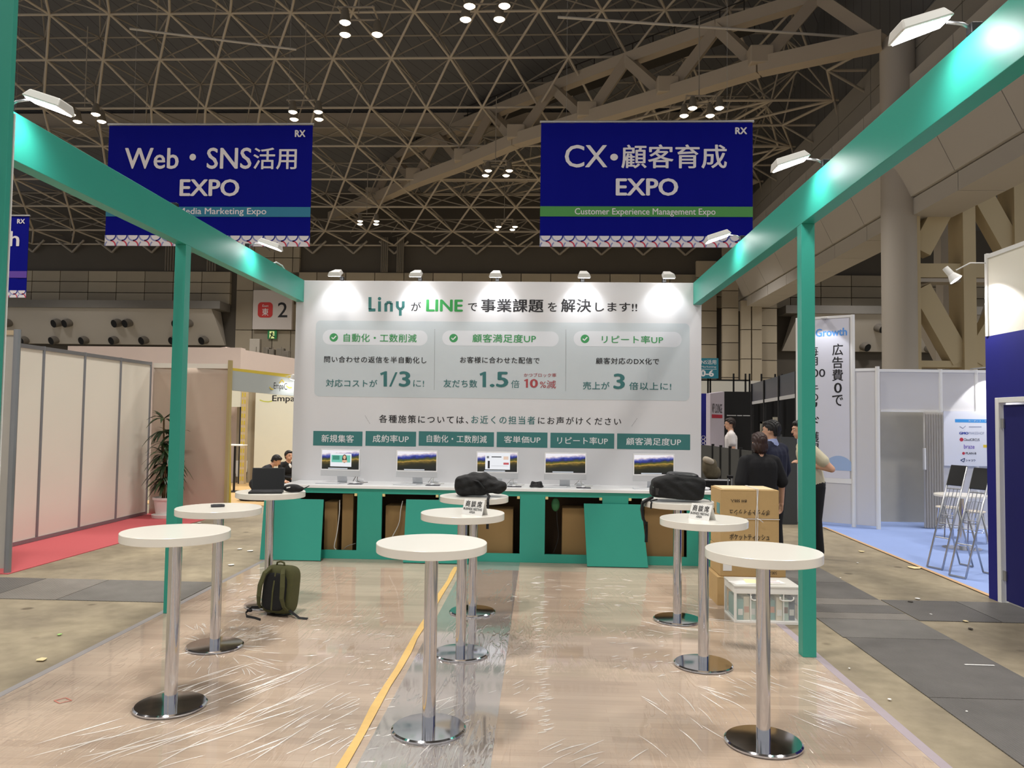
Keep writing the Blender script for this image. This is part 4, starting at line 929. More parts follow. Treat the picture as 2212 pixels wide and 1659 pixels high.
# neighbouring stand with yellow-edged fascia
YEL = mat('yellow_trim', (214,190,70), .5, var=.04); FAS = mat('grey_fascia', (176,182,180), .5, var=.02)
eb = thing('neighbour_booth', 'white stand with a yellow-edged sign fascia beyond the cloth wall', 'booth', (-5, 14, 0))
f0, f1 = V((-5.28, 12.8, 0)), V((-3.75, 16.3, 0)); dv = (f1-f0); fl_ = dv.length; dv.normalize(); nv = V((dv.y, -dv.x, 0))
def fpt(px, py):   # point on the fascia plane
    d = ray(px, py); t_ = (f0-CAM).dot(nv)/d.dot(nv); return CAM+d*t_
MB().prism([fpt(499,800), fpt(499,843), fpt(660,858), fpt(660,820)], -nv*.05).build('fascia', FAS, eb)
MB().prism([fpt(496,794), fpt(496,800), fpt(660,820), fpt(660,812.5)], -nv*.06).build('trim', YEL, eb); MB().prism([fpt(495.5,794), fpt(495.5,1104), fpt(499,1100), fpt(499,800)], -nv*.06).build('trim', YEL, eb)
def on_fascia(s, px0, py0, px1, py1, mt, bold=0):
    a, b, c = fpt(px0, py1), fpt(px1, py1), fpt(px0, py0); lettering(s, mt, eb, a, dv, (0,0,1), (b-a).length, (c-a).length, bold, lift=.004)
on_fascia('Empa', 591, 826, 612, 844.5, INK); on_fascia('C', 613, 827, 620, 842, INK)
mb = MB()
def fstroke(pts, w, lift=.005):
    for a, b in zip(pts, pts[1:]):
        A_, B_ = fpt(*a)+nv*lift, fpt(*b)+nv*lift; d = (B_-A_).normalized(); n_ = d.cross(nv)*w
        mb.prism([A_-n_, B_-n_, B_+n_, A_+n_], nv*.002)
fstroke([(582,836),(585,840),(590,841)], .012); fstroke([(603,828),(609,820),(613,826)], .012); fstroke([(618,833),(624,838),(630,837)], .012); mb.build('swoosh_print', YEL, eb)
# interior: back wall, side wall, doorway with tan curtain behind, patterned pilaster
BY = 18.5
INW = mat('warm_white_wall', (228,226,208), .6, var=.02)
MB().box(onY(BY, 551, 900).x, -3.0, BY, BY+.08, 0, 2.5).build('back_wall', INW, eb)
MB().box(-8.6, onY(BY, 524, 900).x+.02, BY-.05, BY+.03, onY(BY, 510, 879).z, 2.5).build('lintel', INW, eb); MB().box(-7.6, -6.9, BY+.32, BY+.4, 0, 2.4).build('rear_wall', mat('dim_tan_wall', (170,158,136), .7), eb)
MB().box(onY(BY, 524, 900).x, onY(BY, 534, 900).x, BY-.1, BY+.05, 0, 2.5).build('pilaster', mat('tan_pilaster', (206,186,150), .6), eb)
MB().box(onY(BY, 520.5, 900).x, onY(BY, 523, 900).x, BY-.08, BY, 0, onY(BY, 510, 879).z).build('door_jamb', BLACKP, eb)
pp = MB()
for k in range(14):
    z = onY(BY, 530, 838+15*k).z; x = onY(BY, 529, 900).x
    for q in (-.03, .03): pp.box(x+q-.016, x+q+.016, BY-.106, BY-.1, z-.05, z+.05)
pp.build('pilaster_pattern', YEL, eb)
let_px('Empa', INK, eb, (588,854,637,871), BY-.002, .015)
mb = MB(); seg_px([(561,864),(570,867),(580,868),(588,866)], 2, BY-.003, mb); mb.build('swoosh_print', mat('lime_ink', (200,206,70), .6, var=0), eb)
spl = bpy.data.lights.new('booth_spot', 'SPOT'); spl.energy = 105; spl.spot_size = R(120); spl.spot_blend = .8; spl.shadow_soft_size = .15; spl.color = (1, .97, .86)
so = bpy.data.objects.new('booth_spot', spl); COL.objects.link(so); so.matrix_world = M.Translation((-5.2, 15.8, 2.9)) @ V((-.35, 1, -.65)).to_track_quat('-Z', 'Y').to_matrix().to_4x4()
so.parent = eb; so.matrix_parent_inverse = WM[eb.name].inverted()
for px in (617, 635):
    p = fpt(px, 812)+nv*.2; t = thing('spotlight', 'small white arm spotlight over the yellow fascia, '+('left one' if px == 617 else 'one next to the white wall'), 'spotlight', p, group='fascia spotlights')
    MB().tube([p-nv*.25+V((0,0,-.02)), p+V((0,0,.02))], .008, 6).build('arm', WHITE, t, smooth=True); MB().cyl(p+V((0,0,.02)), p+V((0,0,-.06))-nv*.03, .03, .06, 14).build('head', HEAD, t, smooth=40)
    MB().cyl(p+V((0,0,-.062))-nv*.031, p+V((0,0,-.066))-nv*.033, .052, .052, 14).build('lens', LENS, t)
    l = bpy.data.lights.new('spotlight_beam', 'SPOT'); l.energy = 9; l.spot_size = R(110); l.shadow_soft_size = .03; lo_ = bpy.data.objects.new('spotlight_beam', l); COL.objects.link(lo_)
    lo_.matrix_world = M.Translation(p+V((0,0,-.08))) @ (V((0,0,-1))-nv*.6).to_track_quat('-Z', 'Y').to_matrix().to_4x4(); lo_.parent = t; lo_.matrix_parent_inverse = WM[t.name].inverted()
# black-legged bar table and bags in that stand
q = onZ(.012, 505, 1062); t = thing('bar_table', 'slim black-legged bar table with papers inside the yellow-edged stand', 'table', q)
MB().lathe([(.02,0),(.2,.0),(.2,.012),(.02,.02)], q, 24).build('base', BLACKP, t); MB().cyl(q, q+V((0,0,1.0)), .025, n=12).build('pole', BLACKP, t, smooth=40); MB().box(q.x-.22, q.x+.2, q.y-.2, q.y+.2, q.z+1.0, q.z+1.02).build('tabletop', WHITE, t, bevel=.004)
tag(MB().box(q.x-.12, q.x+.12, q.y-.1, q.y+.12, q.z+1.021, q.z+1.03).build('paper_stack', PAPER), 'stack of paper on the slim black-legged bar table', 'paper')
q = onZ(.012, 511, 1044); t = thing('folding_chair', 'pale folded chair standing in the tan doorway', 'chair', (q.x, q.y+.3, 0))
MB().box(q.x-.15, q.x+.15, q.y+.25, q.y+.3, .15, .55).build('seat', WHITE, t, bevel=.01); MB().box(q.x+.12, q.x+.2, q.y+.3, q.y+.36, .2, .6).build('backrest', mat('grey_seat', (150,140,125), .7), t, bevel=.01)
for s_ in (-.14, .14): MB().cyl((q.x+s_, q.y+.22, .012), (q.x+s_, q.y+.32, .6), .014, n=6).build('leg', BLACKP, t)

# ================================================================== right-hand stands
# angled white wall with the tall banner, then the straight wall with a doorway
ga, gb = V((4.2, 13.25, 0)), V((5.42, 12.45, 0)); gd = (gb-ga).normalized(); gn = V((gd.y, -gd.x, 0))
def gpt(px, py, lift=0):
    d = ray(px, py); t_ = (ga-CAM).dot(gn)/d.dot(gn); return CAM+d*t_+gn*lift
gw = thing('white_booth_wall', 'white system panel walls around the blue carpet', 'panel wall', (5.5, 12.6, 0))
def gpanel(px0, px1, z0, z1, name, mt, lift=0, th=.03):
    a, b = gpt(px0, 900, lift), gpt(px1, 900, lift); a.z = b.z = z0; mb = MB(); mb.prism([a, b, b+V((0,0,z1-z0)), a+V((0,0,z1-z0))], -gn*th); return mb.build(name, mt, gw)
PW2 = mat('white_panel_cool', (208,206,207), .5, var=.02, vscale=1)
gpanel(1721, 1838, .05, 3.42, 'tower_panel', PW2); gpanel(1848, 1892, .05, 2.55, 'panel', PW2)
for px, z in ((1843, 3.46), (1724, 3.46), (1896, 2.6)):
    c = gpt(px, 900); MB().cyl((c.x, c.y, .008), (c.x, c.y, z), .035, n=8).build('post', WHITE, gw)
gpanel(1721, 1846, 3.42, 3.46, 'top_rail', WHITE, .01, .05); gpanel(1846, 1896, 2.53, 2.575, 'top_rail', WHITE, .01, .05); gpanel(1721, 1846, .70, .78, 'mid_rail', WHITE, .008, .03)
gv = thing('growth_banner', 'tall white banner with blue and black vertical lettering', 'banner', gpt(1790, 1000))
a, b = gpt(1727, 1000, .006), gpt(1836, 1000, .006); mb = MB(); mb.prism([V((a.x,a.y,.78)), V((b.x,b.y,.78)), V((b.x,b.y,3.41)), V((a.x,a.y,3.41))], gn*.003); mb.build('sheet', mat('banner_sheet', (216,216,226), .5, var=.01), gv)
def on_g(s, px0, py0, px1, py1, mt, bold=0):
    l_ = .0105; a, b, c = gpt(px0, py1, l_), gpt(px1, py1, l_), gpt(px0, py0, l_); lettering(s, mt, gv, a, gd, (0,0,1), (b-a).length, (c-a).length, bold, lift=.001)
on_g('Growth', 1762, 711, 1830, 728, mat('sky_blue_ink', (96,160,236), .6, var=0), .03)
for s, y0, y1 in (('広',743,768),('告',771,796),('費',798,823),('0',827,849),('で',853,877)): on_g(s, 1798 if s != '0' else 1802, y0, 1821.5 if s != '0' else 1819, y1, INK, .014)
for s, y0, y1, x1 in (('毎',749,770,1768),('月',772,790,1767),('500',798,815,1783),('件',829,848,1768),('の',850,867,1768),('リ',869,882,1766),('|',883,898,1758),('ド',900,922,1770),('獲',932,955,1770),('得',956,978,1770)): on_g(s, (x1-22 if s != '|' else x1-3) if s != '500' else 1741, y0, x1, y1, INK, .008)
mb = MB(); c = gpt(1812, 1016, .0105); rr = 27*12.7/FOC*1.15
mb.prism([c+gd*rr*math.cos(R(180*i/20))+V((0,0,rr*math.sin(R(180*i/20)))) for i in range(21)], gn*.001); mb.build('half_disc_print', mat('pale_blue_print', (160,184,220), .6, var=0), gv)
t = thing('clip_spot', 'small clip-on spotlight on top of the tall white banner', 'spotlight', gpt(1783, 688)); p = gpt(1783, 688, .06)
MB().obox(p, gd*.05, gn*.05, (0,0,.012)).build('head', HEAD, t, bevel=.004); MB().cyl(p+V((0,0,.0)), p-gn*.08-V((0,0,.03)), .01, n=8).build('arm', ALU, t)
l = bpy.data.lights.new('clip_beam', 'SPOT'); l.energy = 12; l.spot_size = R(80); l.spot_blend = .3; l.shadow_soft_size = .02; l.color = (.93,.95,1); lo_ = bpy.data.objects.new('clip_beam', l); COL.objects.link(lo_)
lo_.matrix_world = M.Translation(p+gn*.3+V((0,0,.02))) @ (V((0,0,-1))-gn*.34).to_track_quat('-Z', 'Y').to_matrix().to_4x4(); lo_.parent = t; lo_.matrix_parent_inverse = WM[t.name].inverted()
# straight wall
GY = 12.72; X_ = lambda px: onY(GY, px, 950).x
dz = onY(GY, 1950, 886).z
MB().box(X_(1902), X_(2031), GY, GY+.03, dz, 2.53).build('panel', PW2, gw); MB().box(X_(2036), X_(2155), GY, GY+.03, .05, 2.53).build('panel', PW2, gw); MB().box(X_(2155), 9.6, GY, GY+.03, .05, 2.53).build('panel', PW2, gw)
MB().box(X_(1899), 9.6, GY-.01, GY+.04, 2.53, 2.575).build('top_rail', WHITE, gw); MB().box(X_(1902), X_(2031), GY-.01, GY+.04, dz-.03, dz).build('door_header', WHITE, gw); MB().box(X_(2036), 9.6, GY-.01, GY+.04, .008, .055).build('bottom_rail', WHITE, gw)
for px in (2033, 2110): MB().cyl((X_(px), GY, .008), (X_(px), GY, 2.58), .03, n=8).build('post', WHITE, gw)
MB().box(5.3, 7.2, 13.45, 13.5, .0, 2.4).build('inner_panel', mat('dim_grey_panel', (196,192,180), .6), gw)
ac = thing('accordion_door', 'folded white accordion door at the side of the doorway', 'door', (X_(2012), GY-.03, .01), kind='thing')
mb = MB(); pts = []
x0, x1 = X_(1992), X_(2031)
for i in range(15): pts.append((x0+(x1-x0)*i/14, GY-.05+(.05 if i % 2 else -.05)))
for a, b in zip(pts, pts[1:]): MB().prism([(a[0],a[1],.02),(b[0],b[1],.02),(b[0],b[1],dz-.03),(a[0],a[1],dz-.03)], (0,.004,0)).build('fold', mat('accordion_vinyl', (216,212,206), .45, var=.01), ac)
MB().box(x0-.015, x0+.015, GY-.10, GY-.04, .95, 1.3).build('handle', WHITE, ac, bevel=.008)
ps = thing('logo_poster', 'white poster of partner logos with a blue heading bar', 'poster', (X_(2090), GY-.03, 1.0))
A, B = onY(GY-.03, 2038, 888), onY(GY-.03, 2180, 1008)
MB().box(A.x, B.x, GY-.035, GY-.01, B.z, A.z).build('board', mat('poster_white', (228,230,240), .4, var=.01), ps); PY = GY-.0355
mb = MB(); rect_px(mb, (2063,906,2180,913), PY, .001); h_ = mb.build('heading_bar', mat('poster_blue', (60,150,220), .5, var=0), ps)
let_px('カーボンス・マーケティング', WHITEINK, h_, (2092,907.5,2165,911.5), PY-.0015, .0)
let_px('GMO', mat('logo_blue', (50,70,160), .5, var=0), ps, (2072,933,2092,938.5), PY, .06); let_px('MAKESHOP', mat('logo_grey', (150,156,180), .5, var=0), ps, (2093,933,2126,938.5), PY)
let_px('CloudCIRCUS', mat('logo_dark', (80,80,90), .5, var=0), ps, (2082,947,2116,952.5), PY, .01); let_px('braze', mat('logo_violet', (120,90,190), .5, var=0), ps, (2082,960,2105,969), PY, .01)
let_px('PLAN-B', mat('logo_dark', ()), ps, (2086,977,2109,981.5), PY, .03); let_px('シャコウ', mat('logo_navy', (40,60,110), .5, var=0), ps, (2086,992,2107,997), PY, .03)
mb = MB(); disc_px(mb, 2077, 949.5, 4, PY, .001); disc_px(mb, 2081.5, 979.3, 3, PY, .001); mb.build('logo_mark', mat('logo_red', (190,50,70), .5, var=0), ps)
mb = MB(); seg_px([(2073,921),(2080,925),(2086,920)], 1.2, PY, mb); seg_px([(2093,922),(2120,922)], 1.5, PY, mb); mb.build('logo_mark', mat('logo_grey', ()), ps)
mb = MB(); seg_px([(2075,994),(2084,990)], 1.4, PY, mb); seg_px([(2075,994),(2082,998)], 1.4, PY, mb); seg_px([(2084,990),(2082,998)], 1.4, PY, mb); mb.build('logo_mark', mat('logo_navy', ()), ps)
mb = MB(); rect_px(mb, (2124,961,2150,967), PY, .001); mb.build('logo_mark', mat('logo_yellow', (230,200,60), .5, var=0), ps)
wl = thing('clip_spot', 'clip-on spotlight over the logo poster behind the navy wall', 'spotlight', (X_(2140), GY-.4, 2.6))
MB().tube([(X_(2097), GY-.01, 2.59), (X_(2110), GY-.12, 2.60), (X_(2140), GY-.40, 2.62)], .008, 6).build('arm', ALU, wl, smooth=True); MB().cyl((X_(2140), GY-.42, 2.63), (X_(2140), GY-.38, 2.54), .03, .06, 16).build('head', HEAD, wl, smooth=40); MB().cyl((X_(2140), GY-.379, 2.538), (X_(2140), GY-.378, 2.535), .05, .05, 16).build('lens', LENS, wl)
l = bpy.data.lights.new('poster_spot', 'SPOT'); l.energy = 34; l.spot_size = R(84); l.spot_blend = .12; l.shadow_soft_size = .02; lo_ = bpy.data.objects.new('poster_spot', l); COL.objects.link(lo_)
lo_.matrix_world = M.Translation((X_(2140), GY-.375, 2.52)) @ V((-.02, .36, -.6)).to_track_quat('-Z', 'Y').to_matrix().to_4x4(); lo_.parent = wl; lo_.matrix_parent_inverse = WM[wl.name].inverted()
# navy wall with a white-framed door opening
NX = 4.38
nw = thing('navy_wall', 'navy blue cloth wall with a white-framed door', 'stand wall', (NX+.3, 7.3, 0))
za = 2.56; d0, d1 = 7.55, 6.68
MB().box(NX, NX+.05, 7.58, 7.74, 0.0, za).build('wall_panel', NAVY, nw); MB().box(NX, NX+.05, 6.44, 7.58, 1.95, za).build('wall_panel', NAVY, nw)
MB().box(NX-.01, NX+.06, 7.52, 7.58, .0, 1.95).build('door_frame', WHITE, nw, bevel=.003); MB().box(NX-.01, NX+.06, 6.50, 7.52, 1.90, 1.95).build('door_frame', WHITE, nw, bevel=.003)
MB().box(NX, NX+.05, 4.6, 6.44, 0, za).build('wall_panel', NAVY, nw); MB().box(NX-.01, NX+.06, 6.44, 6.50, .0, 1.95).build('door_frame', WHITE, nw, bevel=.003)
dr = MB().box(NX+.02, NX+.05, 6.5, 7.49, .03, 1.88).build('door_leaf', mat('navy_door', (12,14,96), .7, var=.05), nw)
for z in (.22, 1.66): MB().box(NX+.005, NX+.02, 7.47, 7.54, z, z+.09).build('hinge', ALU, dr, bevel=.002)
mp_ = thing('upper_panel', 'white framed panel standing above the navy wall', 'panel', (NX, 7.4, za))
MB().box(NX+.005, NX+.03, 7.02, 7.70, za, 3.35).build('sheet', PANELW, mp_)
for y in (7.70, 7.02): MB().box(NX-.01, NX+.05, y-.02, y+.02, za, 3.38 if y > 7.5 else 3.37).build('post', WHITE, mp_)
MB().box(NX-.005, NX+.045, 7.02, 7.70, 3.33, 3.37).build('top_rail', WHITE, mp_)
p0 = onY(7.70, 2118, 568); p1 = onY(7.76, 2052, 590)
t = thing('arm_spotlight', 'white arm spotlight sticking out above the navy wall', 'spotlight', p0)
MB().tube([V((NX, 7.70, p0.z)), p0+V((-.1,0,.0)), p1+V((.06,0,.03))], .006, 8).build('arm', WHITE, t, smooth=True)
hd = V((.16, -.10, -.26)).normalized()
MB().cyl(p1-hd*.07, p1+hd*.02, .03, .034, 16).build('housing', WHITE, t, smooth=40); MB().cyl(p1+hd*.02, p1+hd*.09, .036, .066, 20).build('shade', WHITE, t, smooth=40); MB().cyl(p1+hd*.085, p1+hd*.091, .058, .058, 20).build('lens', LENS, t)
l = bpy.data.lights.new('arm_spot_beam', 'SPOT'); l.energy = 40; l.spot_size = R(90); l.spot_blend = .3; l.shadow_soft_size = .03; l.color = (1,.98,.96); lo_ = bpy.data.objects.new('arm_spot_beam', l); COL.objects.link(lo_)
tgt = p1+hd; lo_.matrix_world = M.Translation(p1+hd*.12) @ (tgt-p1).to_track_quat('-Z', 'Y').to_matrix().to_4x4(); lo_.parent = t; lo_.matrix_parent_inverse = WM[t.name].inverted()

# VIP lounge: dark partitions, sign wall, teal hanging sign
BLK = mat('black_partition', (20,20,21), .85, var=.2, vscale=2); GRY = mat('dark_grey_fence', (66,67,66), .8, var=.06)
vl = thing('black_partition_wall', 'black partition walls behind the lounge sign', 'partition', (4.4, 20, 0))
VY = 21.0; vx = lambda px, y=VY: onY(y, px, 930).x
MB().box(vx(1565), vx(1625), VY, VY+.1, 0, onY(VY, 1590, 846).z).build('panel', BLK, vl); MB().box(vx(1622), vx(1740), VY+.4, VY+.5, 0, onY(VY+.4, 1680, 853).z).build('panel', BLK, vl)
for px in (1533, 1538, 1589, 1615, 1624, 1650, 1680, 1695, 1705): MB().box(vx(px)-.02, vx(px)+.02, VY+.2, VY+.24, 1.5, 3.0).build('black_post', BLK, vl)
MB().box(vx(1500), vx(1625), VY+.2, VY+.24, onY(VY, 1580, 819).z-.04, onY(VY, 1580, 819).z).build('top_rail', BLK, vl)
MB().box(vx(1512), vx(1720), VY+1.2, VY+1.3, 0, onY(VY+1.2, 1590, 822).z).build('cream_panel', PANELW, vl)
for a, b in ((1570,1590),(1592,1603),(1605,1620),(1627,1637)):
    MB().box(vx(a), vx(b), VY-.01 if b < 1625 else VY+.39, VY if b < 1625 else VY+.4, onY(VY, 1590, 897.6).z-.012, onY(VY, 1590, 897.6).z+.012).build('light_strip', mat('pale_strip', (190,190,190), .5), vl)
# receding frame with dark glass-like header panels
fp = [onY(19.5, 1625, 900), onY(17.4, 1652, 900), onY(15.4, 1684, 900), onY(13.6, 1722, 900)]
hz = [(onY(19.5,1625,829).z, onY(19.5,1625,846).z), (onY(13.6,1722,801).z, onY(13.6,1722,838).z)]
for i, p in enumerate(fp): MB().box(p.x-.03, p.x+.03, p.y-.03, p.y+.03, 0, hz[0][0]+(hz[1][0]-hz[0][0])*i/3).build('black_post', BLK, vl)
HP = mat('header_panel', (84,86,94), .35, var=.05)
for i in range(3):
    a, b = fp[i], fp[i+1]; z1a = hz[0][0]+(hz[1][0]-hz[0][0])*i/3; z1b = hz[0][0]+(hz[1][0]-hz[0][0])*(i+1)/3
    MB().prism([V((a.x,a.y,2.15)), V((b.x,b.y,2.15)), V((b.x,b.y,z1b)), V((a.x,a.y,z1a))], (.02,0,0)).build('header_panel', HP, vl)
    MB().prism([V((a.x-.01,a.y,2.12)), V((b.x-.01,b.y,2.12)), V((b.x-.01,b.y,2.19)), V((a.x-.01,a.y,2.19))], (.02,0,0)).build('light_strip', mat('pale_strip', ()), vl)
vs = thing('lounge_sign_wall', 'white wall panel lettered VIP LOUNGE beside the white shirt', 'sign', (vx(1550,20), 20, 0))
a, b = V((vx(1534,19.2), 19.2, 0)), V((vx(1564.5,20.6), 20.6, 0)); d = (b-a).normalized(); nn = V((d.y,-d.x,0))
za_, zb_ = onY(19.2,1534,850).z, onY(20.6,1564,846).z
MB().prism([a, b, V((b.x,b.y,zb_)), V((a.x,a.y,za_))], -nn*.1).build('board', mat('pinkish_print', (206,196,208), .6, var=.04, vscale=14), vs)
lettering('VIP LOUNGE', INK, vs, a+d*.16+V((0,0,onY(19.6,1545,892).z)), d, (0,0,1), (b-a).length*.72, .24, 0, lift=.004)
o_ = a+d*.16+nn*.004; zr = onY(19.6,1545,903).z
MB().prism([o_+V((0,0,zr)), o_+d*(b-a).length*.74+V((0,0,zr)), o_+d*(b-a).length*.74+V((0,0,zr+.09)), o_+V((0,0,zr+.09))], nn*.002).build('red_bar', mat('sign_crimson', (186,40,62), .6, var=0), vs)
nb = thing('navy_hexagon_panel', 'narrow navy panel with a white hexagon print beside the lounge sign', 'panel', (vx(1525,20.2), 20.2, 0))
MB().box(vx(1490,20.2), vx(1533,20.2), 20.2, 20.25, 0, onY(20.2,1525,850).z).build('board', NAVY, nb)
mb = MB()
for ix in range(4):
    for iy in range(4):
        cx = 1519.5+ix*7*.75*1.0; cy = 945+iy*8+(4 if ix % 2 else 0); r_ = 4.6
        if cx > 1531: continue
        pts = [(cx+r_*math.cos(R(60*i)), cy+r_*.87*math.sin(R(60*i))) for i in range(7)]
        seg_px(pts, .9, 20.19, mb, .002)
mb.build('hexagon_print', mat('print_white', (210,210,226), .6, var=0), nb)
ts = thing('zone_sign', 'teal hanging zone sign half hidden by the white wall edge', 'sign', onY(20.8, 1530, 795))
A, B = onY(20.8, 1468, 773), onY(20.8, 1552, 817.5)
MB().box(A.x, B.x, 20.8, 20.85, B.z, A.z).build('board', mat('zone_teal', (34,122,140), .6, var=.02), ts)
let_px('Web・SNS活用', WHITEINK, ts, (1478,777,1547,787), 20.798, .012); let_px('Social Media Marketing', WHITEINK, ts, (1470,790,1547,795), 20.798); let_px('10-6', WHITEINK, ts, (1506,799,1542,813.5), 20.798, .05)
mb = MB(); seg_px([(1470,797),(1548,797.5)], .8, 20.798, mb); mb.build('rule_line', WHITEINK, ts)
# low dark fence in front of the lounge
fe = thing('dark_fence', 'low dark grey panel fence with black posts in front of the lounge', 'fence', (3.6, 15, 0))
f_a, f_b = onZ(1.05, 1512, 966), onZ(1.05, 1632, 998)
fps = [V((onY(16.6,1508,970).x, 16.6, 0)), V((onY(15.9,1540,970).x,15.9,0)), V((onY(15.2,1557,970).x,15.2,0)), V((onY(14.6,1577,970).x,14.6,0)), V((onY(14.0,1600,970).x,14.0,0)), V((onY(13.4,1628,970).x,13.4,0)), V((onY(12.8,1662,970).x,12.8,0))]
for a, b in zip(fps, fps[1:]): MB().prism([a, b, b+V((0,0,1.18)), a+V((0,0,1.18))], (.02,.02,0)).build('fence_panel', GRY, fe)
for p in fps: MB().cyl(p, p+V((0,0,1.22)), .03, n=8).build('post', BLK, fe)
MB().box(onY(13.6,1625,1000).x, onY(13.6,1690,1000).x, 13.6, 13.64, .0, onY(13.6,1650,938).z).build('fence_panel', GRY, fe); MB().box(onY(12.9,1686,1000).x, onY(12.9,1722,1000).x, 12.9, 12.94, 0, onY(12.9,1700,944).z).build('fence_panel', GRY, fe)
t = thing('picture_frame', 'pale empty picture frame standing in the dark lounge', 'frame', onY(16, 1664, 920))
p, q_ = onY(16, 1643, 911), onY(16, 1681, 935)
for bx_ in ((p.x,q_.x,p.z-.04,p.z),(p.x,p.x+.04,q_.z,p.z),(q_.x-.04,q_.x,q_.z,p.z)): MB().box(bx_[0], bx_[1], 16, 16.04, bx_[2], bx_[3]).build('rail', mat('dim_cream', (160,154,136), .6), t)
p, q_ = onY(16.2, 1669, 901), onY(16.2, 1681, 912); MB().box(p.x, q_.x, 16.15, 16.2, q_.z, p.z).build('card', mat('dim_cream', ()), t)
t = thing('display_stand', 'black plinth carrying the pale picture frame', 'plinth', (onY(16.1,1664,935).x, 16.1, 0)); MB().box(onY(16,1640,935).x, onY(16,1684,935).x, 15.9, 16.3, 0, onY(16,1664,935).z).build('body', BLK, t)
# ================================================================== things on the tables
def mesh_obj(name, me, mt, parent=None, smooth=True, local=False):
    me.materials.clear(); me.materials.append(mt); return link(name, me, parent, smooth=smooth, local=local)
CREASE = mat('black_nylon', (11,11,12), .8, var=.3, vscale=25, bump=.5, bscale=45)
# slouched backpack on the middle far table
Y8 = 6.66
P8 = lambda px, py, y=Y8: onY(y, px, py)
t = thing('backpack', 'slouched black backpack lying on the far middle table', 'backpack', P8(1035,1076))
mb = MB()
def blob(px, py, rx, ry, rz, y=Y8, rot=0, pw=.62): mb.ell(P8(px, py, y), rx, ry, rz, 22, 14, M.Rotation(R(rot), 3, 'Y'), pw)
blob(1022,1055,.16,.13,.088,Y8,0,.55); blob(1012,1057,.115,.12,.082,Y8-.01,-8); blob(1036,1047,.12,.11,.068,Y8+.02,14); blob(1054,1048,.09,.10,.062,Y8+.02,28); blob(1064,1058,.10,.10,.055,Y8-.02,14); blob(1080,1058,.06,.07,.045,Y8-.02,10); blob(1028,1038,.06,.06,.035,Y8+.02,-20)
me = remesh(mb, .010, 5)
zmin = min(v.co.z for v in me.vertices); 
for v in me.vertices:
    v.co.z += TZ+.002-zmin
    n_ = .006*math.sin(v.co.x*70+v.co.z*40)+.005*math.sin(v.co.x*31-v.co.z*95)
    v.co.y += n_; v.co.z += .4*n_ if v.co.z > TZ+.03 else 0
mesh_obj('body', me, CREASE, t)
zb = TZ
MB().strap([P8(1052,1066,Y8-.13), P8(1057,1072,Y8-.18), V((P8(1059,1075).x, TX[7][1]-.285, TZ+.006)), V((P8(1059,1080).x, TX[7][1]-.305, TZ-.02)), V((P8(1059,1100).x, TX[7][1]-.307, TZ-.10)), V((P8(1058,1130).x, TX[7][1]-.305, TZ-.24))], (1,0,0), .022, .004).build('hanging_strap', BLACK, t)
MB().strap([P8(1000,1040,Y8-.06), P8(1014,1034,Y8-.10), P8(1034,1040,Y8-.13), P8(1047,1055,Y8-.125)], (0,1,.3), .035, .008).build('shoulder_strap', BLACK, t)
MB().cyl(P8(1090,1051,Y8-.05), P8(1090.8,1051,Y8-.06), .006, n=8).build('ring', CHROME, t); MB().tube([P8(1071,1050,Y8-.10), P8(1071.5,1054,Y8-.105)], .003, 6).build('zip_pull', CHROME, t)
# upright boxy backpack on the far table near the cartons
Y9 = 6.55
P9 = lambda px, py, y=Y9: onY(y, px, py)
t = thing('backpack', 'boxy black backpack lying on the far table near the cartons', 'backpack', P9(1465,1085))
mb = MB(); mb.ell(P9(1465,1062,Y9), .205, .15, .082, 28, 16, M.Rotation(R(4), 3, 'Y'), .38); mb.ell(P9(1440,1055,Y9-.02), .12, .12, .085, 24, 14, M.Rotation(R(-14), 3, 'Y'), .45); mb.ell(P9(1488,1052,Y9+.01), .125, .14, .075, 24, 14, M.Rotation(R(8), 3, 'Y'), .4); mb.ell(P9(1430,1066,Y9), .10,.13,.055,20,12,None,.5)
me = remesh(mb, .009, 4); zmin = min(v.co.z for v in me.vertices)
for v in me.vertices: v.co.z += TZ+.012-zmin; v.co.y += .004*math.sin(v.co.x*50+v.co.z*70)
mesh_obj('body', me, CREASE, t)
mb = MB(); mb.ell(P9(1474,1031,Y9+.01), .128, .11, .042, 24, 14, M.Rotation(R(3), 3, 'Y'), .42); mb.ell(P9(1450,1035,Y9), .05,.09,.03,18,10,M.Rotation(R(-16),3,'Y'),.5); me = remesh(mb, .008, 4); mesh_obj('front_pocket', me, mat('black_leather', (22,22,25), .38, var=.2, vscale=12, bump=.2, bscale=30), t)
MB().tube([P9(1457,1034,Y9-.105), P9(1457.5,1040,Y9-.125)], .006, 8).build('zip_pull', CHROME, t, smooth=True)
MB().obox(P9(1428,1062,Y9-.125), (.045,.004,0), (0,.003,0), (0,0,.028)).build('patch', mat('grey_patch', (48,46,46), .5), t)
MB().tube([P9(1411,1051,Y9-.1), P9(1413,1053,Y9-.11)], .005, 6).build('buckle', CHROME, t)
tx, ty = TX[8]
lx = onY(ty-.1, 1391, 1090).x
mb = MB(); mb.strap([P9(1409,1074,Y9-.06), V((lx+.03, ty-.10, TZ+.012)), V((lx-.012, ty-.10, TZ-.012)), V((lx-.018, ty-.10, TZ-.07)), V((lx-.005, ty-.10, TZ-.15)), V((lx+.02, ty-.10, TZ-.19))], (0,1,0), [.06,.065,.07,.075,.075,.05], .02); mb.build('shoulder_strap', BLACK, t, bevel=.006)
MB().strap([V((lx+.02, ty-.10, TZ-.17)), V((lx+.022, ty-.10, TZ-.24)), V((lx+.02, ty-.10, TZ-.34))], (1,0,0), .025, .004).build('strap_tail', BLACK, t)
